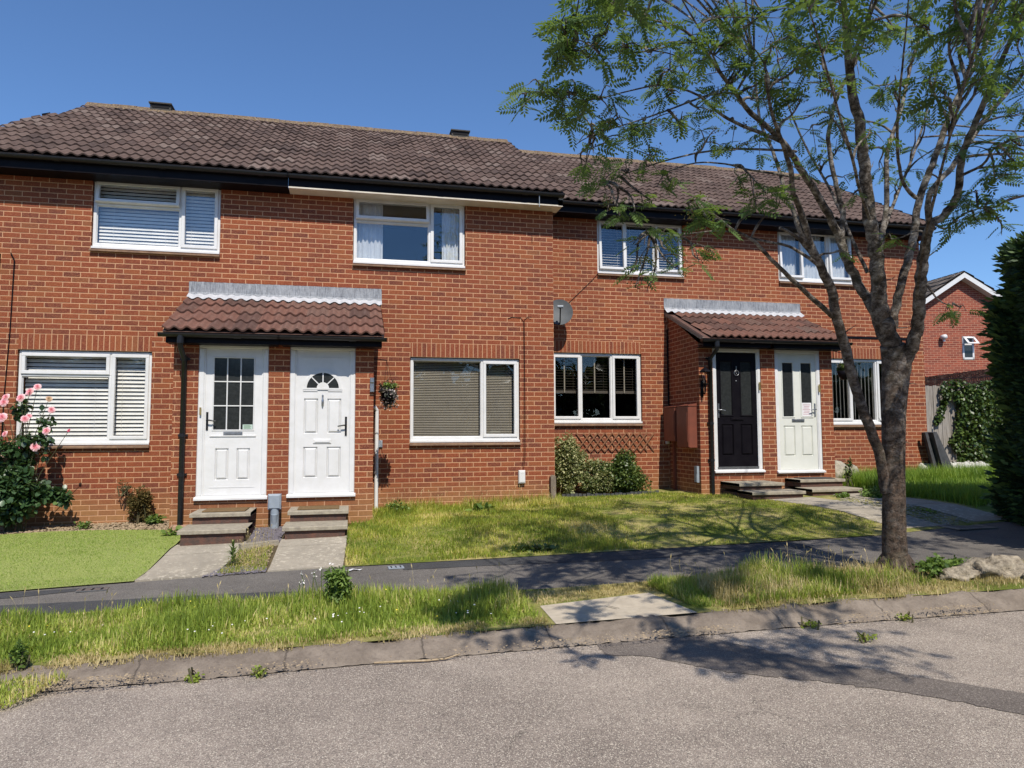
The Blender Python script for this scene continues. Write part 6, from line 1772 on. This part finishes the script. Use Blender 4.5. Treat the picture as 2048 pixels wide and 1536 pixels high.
# (px, py, depth offset in m, radius in px)
LIMBS = {
 'trunk': [(1792, 1150, 0, 34), (1790, 1120, 0, 28), (1788, 1050, 0, 26), (1788, 950, 0, 24), (1787, 850, 0, 26), (1789, 780, 0, 29), (1792, 740, 0, 30), (1785, 690, 0, 27)],
 'A': [(1772, 985, -.02, 14), (1757, 905, -.08, 14), (1738, 850, -.12, 14), (1706, 758, -.2, 14), (1692, 698, -.25, 14), (1674, 638, -.3, 13.5), (1662, 578, -.35, 13), (1644, 540, -.4, 12), (1623, 495, -.45, 11)],
 'A1': [(1623, 495, -.45, 10), (1599, 414, -.6, 8), (1587, 390, -.7, 7.5), (1582, 345, -.8, 7), (1570, 301, -.9, 6), (1545, 230, -1.2, 4.5), (1530, 150, -1.5, 3)],
 'A2': [(1626, 500, -.45, 9), (1602, 468, -.5, 7), (1587, 420, -.45, 6), (1572, 390, -.4, 5.5), (1560, 345, -.35, 5), (1545, 300, -.2, 4.5), (1520, 240, 0, 4), (1508, 120, .2, 3)],
 'A3': [(1664, 632, -.3, 7.5), (1620, 593, -.55, 7), (1569, 545, -.8, 6), (1539, 515, -1.0, 5.5), (1518, 492, -1.1, 5), (1500, 477, -1.2, 4.5), (1460, 455, -1.4, 3.5), (1425, 428, -1.6, 3), (1380, 418, -1.8, 2.2)],
 'A4': [(1640, 532, -.4, 6), (1612, 512, -.55, 4.5), (1575, 492, -.75, 3.8), (1518, 480, -1.0, 3.2), (1450, 462, -1.3, 2.5), (1370, 468, -1.6, 1.8), (1300, 470, -1.8, 1.3)],
 'A5': [(1635, 525, -.4, 6), (1600, 480, -.5, 5), (1575, 463, -.55, 4.5), (1560, 456, -.6, 4.5)],
 'B': [(1790, 720, 0, 22), (1766, 665, .05, 18), (1749, 623, .1, 16), (1725, 584, .15, 14), (1707, 548, .2, 13.5), (1692, 515, .2, 13), (1682, 480, .25, 12)],
 'B1': [(1684, 488, .25, 11), (1668, 450, .2, 10.5), (1644, 408, .1, 10), (1620, 366, 0, 9.5), (1596, 330, -.15, 9), (1575, 296, -.3, 8), (1542, 261, -.5, 7.5), (1502, 226, -.7, 7), (1467, 181, -.95, 6), (1440, 145, -1.2, 5), (1391, 80, -1.5, 4), (1346, 50, -1.8, 3.2), (1290, 38, -2.1, 2.5), (1210, 20, -2.4, 1.8)],
 'B2': [(1682, 480, .25, 8.5), (1686, 430, .35, 7.5), (1677, 390, .4, 7), (1668, 350, .45, 6.5), (1659, 300, .5, 6), (1657, 271, .5, 6), (1667, 216, .55, 5.5), (1682, 176, .6, 5), (1708, 130, .7, 4.5), (1728, 80, .8, 4), (1745, 0, 1.0, 3)],
 'B3': [(1560, 282, -.4, 6), (1522, 266, -.6, 5.5), (1472, 246, -.9, 4.5), (1430, 220, -1.1, 4), (1395, 190, -1.4, 3.2), (1330, 170, -1.7, 2.6), (1261, 181, -2.0, 2), (1180, 200, -2.3, 1.5), (1110, 190, -2.5, 1.2)],
 'C': [(1788, 700, 0, 24), (1772, 655, 0, 20), (1763, 629, 0, 19), (1757, 584, 0, 18.5), (1754, 539, 0, 17.5), (1751, 495, 0, 17), (1742, 450, 0, 16), (1736, 405, 0, 15), (1731, 360, 0, 14.5), (1727, 310, 0, 13.5), (1718, 245, -.05, 12.5), (1705, 191, -.1, 11.5), (1698, 125, -.15, 10), (1693, 75, -.2, 8.5), (1688, 15, -.3, 7.5), (1680, -60, -.4, 6), (1665, -180, -.6, 4), (1650, -300, -.8, 2)],
 'C2': [(1700, 150, -.1, 6.5), (1715, 90, -.3, 5.5), (1740, 30, -.6, 4.5), (1770, -50, -1.0, 3.5), (1790, -160, -1.4, 2.5)],
 'D': [(1785, 655, .05, 13), (1790, 620, .1, 12), (1802, 570, .15, 11.5), (1817, 516, .2, 11), (1826, 480, .25, 10.5), (1832, 435, .3, 10), (1843, 385, .35, 9.5), (1860, 340, .4, 9), (1875, 300, .45, 8.5), (1903, 221, .6, 8), (1939, 151, .75, 7), (1974, 85, .9, 6), (2000, 20, 1.1, 5), (2020, -80, 1.3, 3.5), (2040, -200, 1.5, 2)],
 'E': [(1796, 770, 0, 21), (1812, 725, -.05, 20), (1826, 685, -.1, 19), (1834, 655, -.12, 18), (1839, 599, -.2, 17.5), (1842, 555, -.22, 17), (1848, 510, -.25, 15.5), (1855, 470, -.3, 13.5), (1866, 440, -.32, 12.5)],
 'E1': [(1864, 446, -.32, 11), (1888, 430, -.35, 11), (1911, 399, -.4, 10.5), (1919, 360, -.45, 10), (1923, 315, -.5, 9.5), (1944, 261, -.6, 9), (1974, 190, -.7, 8), (2010, 105, -.85, 6.5), (2044, 30, -1.0, 5), (2080, -60, -1.3, 3.5), (2120, -200, -1.7, 2)],
 'E2': [(1860, 455, -.3, 10), (1856, 400, -.3, 8), (1874, 366, -.25, 8), (1904, 335, -.2, 7.5), (1930, 296, -.1, 7.5), (1965, 245, 0, 7), (2010, 190, .15, 6), (2060, 130, .3, 5), (2110, 60, .5, 3.5), (2150, -30, .8, 2)],
 'F': [(1757, 560, .1, 7), (1763, 480, .3, 7.5), (1773, 405, .5, 7), (1773, 345, .6, 6.5), (1775, 300, .7, 6), (1800, 226, .9, 5), (1823, 125, 1.1, 4), (1848, 40, 1.3, 3), (1870, -60, 1.6, 2)],
 'G': [(1735, 545, .2, 5.5), (1705, 480, .4, 4.5), (1680, 420, .6, 4), (1650, 360, .9, 3.5), (1610, 290, 1.2, 3), (1570, 190, 1.5, 2.2), (1550, 80, 1.8, 1.5)],
 'H': [(1832, 395, .3, 6), (1808, 370, .1, 5), (1797, 320, -.1, 4.5), (1795, 250, -.4, 4), (1802, 160, -.8, 3), (1812, 60, -1.2, 2.2), (1820, -40, -1.6, 1.5)],
 'I': [(1592, 303, -.2, 4), (1530, 299, -.5, 3.5), (1447, 299, -.9, 3), (1371, 311, -1.3, 2.4), (1271, 340, -1.7, 1.8), (1215, 365, -1.9, 1.2)],
 'J': [(1598, 358, -.1, 3.6), (1560, 349, -.4, 3.2), (1500, 340, -.8, 2.8), (1450, 328, -1.1, 2.4), (1391, 326, -1.4, 2), (1330, 345, -1.6, 1.4)],
 'K': [(1472, 186, -.95, 3.6), (1418, 190, -1.2, 3), (1350, 215, -1.5, 2.5), (1280, 240, -1.8, 2), (1190, 268, -2.1, 1.5), (1150, 290, -2.2, 1)],
 'L': [(1391, 80, -1.5, 3), (1330, 95, -1.8, 2.6), (1260, 105, -2.1, 2.1), (1190, 90, -2.4, 1.6), (1130, 110, -2.6, 1.2)],
 'N': [(1447, 156, -1.15, 3), (1400, 60, -1.3, 2.6), (1365, 0, -1.4, 2.2), (1330, -80, -1.5, 1.6)],
 'O': [(1919, 352, -.45, 4.5), (1965, 330, -.8, 3.6), (1985, 300, -1.0, 3), (2010, 285, -1.2, 2.2), (2060, 270, -1.4, 1.6)],
 'Q': [(1866, 444, -.32, 4), (1890, 458, -.5, 3), (1910, 440, -.7, 2.4), (1945, 420, -.9, 1.8), (1990, 415, -1.1, 1.2)],
 'Q2': [(1850, 560, -.2, 4), (1868, 590, -.4, 2.6), (1885, 605, -.5, 1.8), (1905, 612, -.6, 1.2)],
 'R1': [(1740, 440, 0, 5), (1720, 380, -.5, 4.5), (1700, 300, -1.1, 4), (1670, 200, -1.8, 3.2), (1640, 90, -2.5, 2.4), (1600, -40, -3.0, 1.6)],
 'R2': [(1832, 600, -.2, 5), (1850, 480, -.8, 4.5), (1880, 350, -1.5, 3.8), (1920, 200, -2.2, 3), (1960, 60, -2.8, 2.2), (1990, -80, -3.2, 1.5)],
 'U': [(1754, 500, .1, 5), (1790, 400, .8, 4.5), (1830, 300, 1.5, 3.5), (1860, 200, 2.2, 2.6), (1880, 110, 2.8, 1.6)],
}
def pxr(r, d): return r*(W0+d)/FPX
mb = MB(); nodes = []
for nm, L in LIMBS.items():
    pts = [TP(x, y, d) for x, y, d, r in L]; rad = [r*float((np.array(q)-CAM) @ FW)/FPX for q, (x, y, d, r) in zip(pts, L)]
    p, r = smooth(pts, rad, 4); r = [q*((.84 if nm == 'trunk' else .78) if nm in ('trunk', 'C') else (.66 if nm in ('E', 'B') else .72)) for q in r]
    if nm not in ('trunk',):
        for i in range(1, len(p)-1):
            p[i] = p[i]+Vector((rnd.uniform(-1, 1), rnd.uniform(-1, 1), rnd.uniform(-1, 1)))*min(.012, r[i]*.18)
    if nm == 'trunk':
        base = p[0]; z = G(1.9, -5.24)
        p = [Vector((base.x, base.y, z-.12)), Vector((base.x, base.y, z+.0))]+p[1:]; r = [r[0]*1.45, r[0]*1.15]+r[1:]
    mb.tube(p, r, 18 if max(r) > .06 else (10 if max(r) > .025 else 7), jit=.03)
    if nm != 'trunk':
        for a, b in zip(p, r): nodes.append((a, b, nm))
# knots and small broken stubs on the trunk
for _ in range(46):
    a, b, nm = rnd.choice([q for q in nodes if q[1] > .04]) if rnd.random() < .75 else (TP(1790+rnd.uniform(-3, 3), rnd.uniform(560, 900), 0), .12, 't')
    d = Vector((rnd.uniform(-1, 1), rnd.uniform(-1, .4), rnd.uniform(-.2, .7))).normalized()
    s = a+d*b*.8; l = rnd.uniform(.03, .14)
    mb.tube([s, s+d*l*.6+Vector((0, 0, .01)), s+d*l+Vector((rnd.uniform(-.02, .02), 0, rnd.uniform(-.02, .05)))], [.007, .004, .0015], 5)
rt_ = TP(1792, 1150, 0)
for i in range(7):
    a = i*.9+.3
    mb.tube([(rt_.x+.05*math.cos(a), rt_.y+.05*math.sin(a), G(1.9, -5.24)+.14), (rt_.x+.16*math.cos(a), rt_.y+.16*math.sin(a), G(1.9, -5.24)+.02), (rt_.x+.30*math.cos(a), rt_.y+.30*math.sin(a), G(1.9, -5.24)-.05)], [.07, .05, .02], 8)

tree = empty('rowan_tree', (rt_.x, rt_.y, G(1.9, -5.24)), 'multi-stemmed rowan tree with feathery leaves standing in the verge', 'tree')
# foliage clusters: (px, py, depth, spread px, count)
CL_ = []
def C_(x, y, d, s, n): CL_.append((x, y, d, s, n))
for x, y, d, s, n in [
 (1050, 195, -2.6, 16, 4), (1085, 178, -2.6, 22, 6), (1120, 200, -2.5, 18, 5), (1155, 185, -2.4, 26, 7), (1200, 195, -2.3, 30, 8),
 (1125, 60, -2.7, 22, 6), (1150, 100, -2.7, 30, 8), (1120, 115, -2.7, 16, 4), (1165, 45, -2.6, 28, 7), (1145, 10, -2.6, 24, 6), (1210, 60, -2.4, 32, 8), (1200, 110, -2.4, 28, 7), (1250, 90, -2.2, 30, 7),
 (1240, 20, -2.3, 32, 7), (1290, 30, -2.1, 30, 7), (1180, -20, -2.5, 40, 8), (1300, 110, -2.0, 36, 8), (1330, 60, -1.9, 30, 6), (1150, 245, -2.3, 22, 6), (1190, 250, -2.2, 28, 7), (1235, 235, -2.1, 30, 8),
 (1180, 290, -2.1, 24, 6), (1165, 330, -2.0, 20, 5), (1215, 300, -2.0, 32, 8), (1260, 280, -1.9, 30, 7), (1245, 340, -1.8, 28, 7), (1205, 360, -1.9, 24, 6), (1300, 310, -1.7, 34, 7), (1290, 250, -1.8, 32, 7),
 (1340, 190, -1.7, 36, 8), (1380, 140, -1.6, 36, 8), (1340, 140, -1.8, 34, 7), (1400, 220, -1.5, 36, 7), (1390, 100, -1.5, 34, 7), (1360, 260, -1.6, 34, 7), (1420, 270, -1.4, 34, 6), (1440, 190, -1.2, 34, 7),
 (1430, 90, -1.4, 36, 8), (1440, 30, -1.3, 40, 8), (1480, 60, -1.2, 40, 9), (1500, 130, -1.0, 40, 9), (1520, 30, -1.1, 40, 8), (1540, 90, -1.2, 36, 8), (1470, 140, -1.1, 30, 6), (1560, 160, -1.0, 36, 8), (1540, 200, -.9, 34, 6),
 (1330, 350, -1.6, 22, 6), (1340, 380, -1.6, 20, 5), (1270, 420, -1.8, 20, 5), (1240, 430, -1.8, 14, 3), (1230, 410, -1.9, 16, 4), (1300, 400, -1.7, 16, 3),
 (1530, 385, -.9, 20, 6), (1560, 400, -.8, 18, 5), (1510, 400, -1.0, 14, 3), (1590, 335, -.7, 20, 4), (1480, 370, -1.1, 14, 3),
 (1390, 400, -1.7, 24, 6), (1420, 445, -1.5, 22, 6), (1380, 440, -1.7, 22, 5), (1330, 470, -1.8, 18, 4), (1290, 475, -1.8, 14, 3), (1270, 490, -1.8, 10, 2), (1310, 520, -1.8, 14, 3), (1350, 535, -1.8, 20, 4), (1400, 520, -1.6, 18, 4),
 (1260, 545, -1.9, 12, 3), (1300, 570, -1.8, 10, 2), (1270, 575, -1.8, 8, 2), (1340, 500, -1.7, 14, 3),
 (1600, 60, -1.0, 42, 9), (1640, 20, -1.4, 42, 9), (1650, 100, -1.6, 40, 8), (1620, 130, -1.4, 36, 7), (1690, 60, -1.2, 42, 9), (1740, 30, -1.0, 42, 9), (1750, 90, .6, 38, 7), (1790, 60, -.8, 40, 8), (1830, 20, 1.0, 42, 8), (1830, 110, .9, 38, 7), (1860, 60, -1.4, 40, 8),
 (1900, 20, -2.0, 44, 8), (1940, 60, -2.2, 44, 9), (1980, 20, -2.0, 42, 9), (2020, 50, -1.4, 44, 9), (2040, 110, -1.2, 40, 8), (1990, 120, -1.6, 40, 8), (1950, 150, -1.8, 36, 7), (2030, 170, -.9, 38, 8), (1990, 200, -.6, 34, 6), (2040, 230, -.4, 36, 7),
 (1640, 170, -1.7, 30, 6), (1600, 200, -1.0, 30, 5), (1660, 230, -.9, 28, 5), (1620, 260, .8, 26, 5), (1700, 250, .9, 26, 5), (1750, 170, 1.0, 30, 5), (1790, 150, -.5, 30, 5), (1860, 150, -1.6, 32, 6), (1790, 220, .9, 28, 5), (1860, 230, 1.4, 28, 5), (1890, 180, -2.0, 30, 5),
 (1680, 290, .8, 26, 5), (1720, 300, .8, 22, 4), (1800, 310, .9, 26, 5), (1760, 340, .9, 24, 4), (1830, 260, 1.2, 26, 4), (1690, 350, .9, 20, 3), (1880, 290, .9, 24, 4), (1950, 240, -.6, 26, 5), (1920, 290, .2, 22, 4), (1740, 255, -.8, 24, 4), (1640, 320, .9, 20, 3),
 (1970, 300, -.9, 26, 5), (2010, 320, -1.1, 28, 6), (2040, 290, -1.2, 28, 5), (2030, 350, -1.2, 24, 5), (1990, 355, -1.1, 22, 4), (1950, 380, -.9, 18, 4), (1980, 400, -1.0, 22, 5), (1940, 410, -.8, 22, 5), (1960, 440, -.9, 20, 5), (1985, 430, -1.0, 18, 5), (1915, 450, -.7, 18, 4), (2005, 455, -1.0, 10, 2), (1900, 465, -.6, 12, 2),
 (1880, 370, .6, 18, 3), (1790, 370, .7, 18, 3), (1820, 340, 1.2, 20, 3), (1895, 620, -.6, 15, 4), (1920, 610, -.6, 10, 2), (1783, 478, -.3, 14, 3), (1693, 503, -.6, 8, 1), (1700, 390, -.5, 14, 2),
 (1500, 200, .2, 30, 4), (1520, 280, -.2, 24, 3), (1470, 300, -.9, 20, 3), (1580, 240, .9, 24, 4), (1570, 110, 1.6, 36, 6), (1480, 250, -1.0, 24, 3)]: C_(x, y, d, s, int(n*1.0+.5))
# foliage above the picture and on the camera / house side (it shades the ground)
for _ in range(95):
    x = rnd.uniform(1150, 2250); y = rnd.uniform(-420, -20); C_(x, y, rnd.uniform(-3.2, 2.2), 50, 9)
for _ in range(16):
    C_(rnd.uniform(2080, 2300), rnd.uniform(0, 420), rnd.uniform(-2.0, 1.5), 40, 8)
NP = np.array([list(q[0]) for q in nodes]); NR = np.array([q[1] for q in nodes])
lv_pos = []; lv_dir = []; lv_s = []; lv_t = []
SK = {}
def world_cluster(P):
    q = np.array(P)-CAM; dd = float(q @ FW)
    if dd < .4: return None
    return None
HI = []
for _ in range(108):          # crown overhead, above the picture, whose shade falls on lawn, pavement and road
    z = rnd.uniform(4.7, 6.9); lx = rnd.uniform(-1.2, 3.6); ly = rnd.uniform(-4.3, -1.2) if _ < 92 else rnd.uniform(-7.3, -6.1)
    if _ >= 92: z = rnd.uniform(3.9, 4.8); lx = rnd.uniform(-.9, .6)
    X_ = lx+.065*(z+.2)/1.2; Y_ = ly-(z+.2)/1.2
    q = np.array([X_, Y_, z])-CAM; dd = float(q @ FW)
    if dd > .1 and (768-FPX*float(q @ UP)/dd) > -60 and (768-FPX*float(q @ UP)/dd) < 1600: continue
    HI.append((X_, Y_, z))
for ci, (x, y, d, s, n) in enumerate(CL_+[(i, -9999, 0, 999, 9) for i in range(len(HI))]):
    if y > 380 and x < 1600: d -= .3
    c = TP(x, y, d) if s < 900 else Vector(HI[x])
    while s < 900 and c.y+(c.z+.2)/1.2 > -.2 and d > -2.1 and x < 1860:
        d -= .1; c = TP(x, y, d)
    SK[ci] = d
    if s > 900: x = 1600
    dist = np.linalg.norm(NP-np.array(c), axis=1)+(NR > .05)*.25+(NP[:, 2] > c.z+.35)*.5
    k_ = int(dist.argmin()); a = Vector(NP[k_]); ra = NR[k_]
    ln = (c-a).length
    side = Vector((rnd.uniform(-1, 1), rnd.uniform(-1, 1), rnd.uniform(.2, 1.2)))*ln*.12
    mid = (a+c)/2+side
    pts, rr_ = smooth([a, a*.6+mid*.4+Vector((rnd.uniform(-.03, .03), 0, .02)), mid, mid*.45+c*.55+Vector((rnd.uniform(-.03, .03), 0, rnd.uniform(-.02, .03))), c], [min(ra*.75, .016), .011, .008, .006, .0035], 3)
    mb.tube(pts, rr_, 6)
    R_ = s*max(.5, float((np.array(c)-CAM) @ FW))/FPX if s < 900 else .22
    tips = []
    tw = max(2, n//2)
    for j in range(tw):
        o = c+Vector((rnd.gauss(0, 1), rnd.gauss(0, 1), rnd.gauss(0, .8)))*R_*.9
        st = pts[rnd.randint(len(pts)//2, len(pts)-1)]
        m2 = (st+o)/2+Vector((0, 0, rnd.uniform(0, .04)))
        tp, tr = smooth([st, m2, o], [.0045, .0035, .002], 3)
        mb.tube(tp, tr, 5); tips += tp[2:]
        tips.append(o)
    for j in range(int(n*((1.5 if y > 235 and x < 1380 else 2.5) if x < 1500 else (2.4 if y > 0 else 2.6)))):
        o = rnd.choice(tips)
        an = rnd.uniform(0, 6.28)
        dd = Vector((math.cos(an), math.sin(an), rnd.uniform(-.75, .25))).normalized()
        lv_pos.append(list(o)); lv_dir.append(list(dd)); lv_s.append(rnd.uniform(.09, .145) if x < 1500 else rnd.uniform(.11, .18)); lv_t.append(min(1, max(0, rnd.gauss(.42, .2)+(.15 if y < 120 else 0))))
mb.build('trunk', M['bark'], tree)
# pinnate leaf template: curved rachis and six pairs of leaflets, along +z with unit length
tv = []; tf = []
def add_leaflet(base, dr, l, wd, dz):
    b = len(tv); bx, by, bz = base
    dx, dzz = dr
    px_, pz_ = -dzz, dx
    tv.extend([(bx, by, bz), (bx+dx*l*.45+px_*wd, by+dz*.5, bz+dzz*l*.45+pz_*wd), (bx+dx*l, by+dz, bz+dzz*l), (bx+dx*l*.45-px_*wd, by+dz*.5, bz+dzz*l*.45-pz_*wd)])
    tf.append((b, b+1, b+2, b+3))
for i in range(6):
    t_ = .22+.13*i; yb_ = -.22*t_*t_
    l = .30-.018*abs(i-2.5)
    for sg in (-1, 1): add_leaflet((0, yb_, t_), (sg*.86, .50), l, .062, -.07)
add_leaflet((0, -.20, .94), (0, 1), .26, .05, -.06)
b = len(tv); tv += [(-.008, 0, 0), (.008, 0, 0), (.006, -.06, .5), (-.006, -.06, .5), (0, -.2, .95)]; tf += [(b, b+1, b+2, b+3), (b+3, b+2, b+4)]
lv_dir = np.array(lv_dir)
A_ = align(lv_dir)
roll = nr.normal(0, .5, len(lv_pos))
scatter('crown', tv, tf, lv_pos, mm(A_, rotz(roll)), np.array(lv_s), np.array(lv_t), M['leaf'], tree)
# brown flower remnants in small heads
fp = []
for ci, (x, y, d, s, n) in enumerate(CL_):
    d = SK[ci]
    if rnd.random() < .35 and y > -60:
        c = TP(x+rnd.uniform(-s, s), y-rnd.uniform(0, s*.6), d)
        for _ in range(36): fp.append((c.x+rnd.gauss(0, .035), c.y+rnd.gauss(0, .035), c.z+rnd.gauss(0, .018)))
leafcloud('flower_heads', fp, .014, M['brown'], None, tree)

# distant tree line and houses opposite, behind the viewpoint (they show only as reflections)
t = empty('distant_treeline', (0, -46, -.4), 'dark line of trees on the far side of the road', 'trees')
pts = []
for i in range(30):
    cx_ = -75+5*i; r_ = rnd.uniform(4, 6)
    pts.append(ellcloud((cx_, -46+rnd.uniform(-2, 2), 2.5+r_*.3), (4.2, 2.2, r_), 900, seed=100+i, clump=14))
pts = np.concatenate(pts)
leafcloud('crown', pts, 1.1, M['shrub'], np.clip(nr.normal(.35, .2, len(pts)), 0, 1), t)
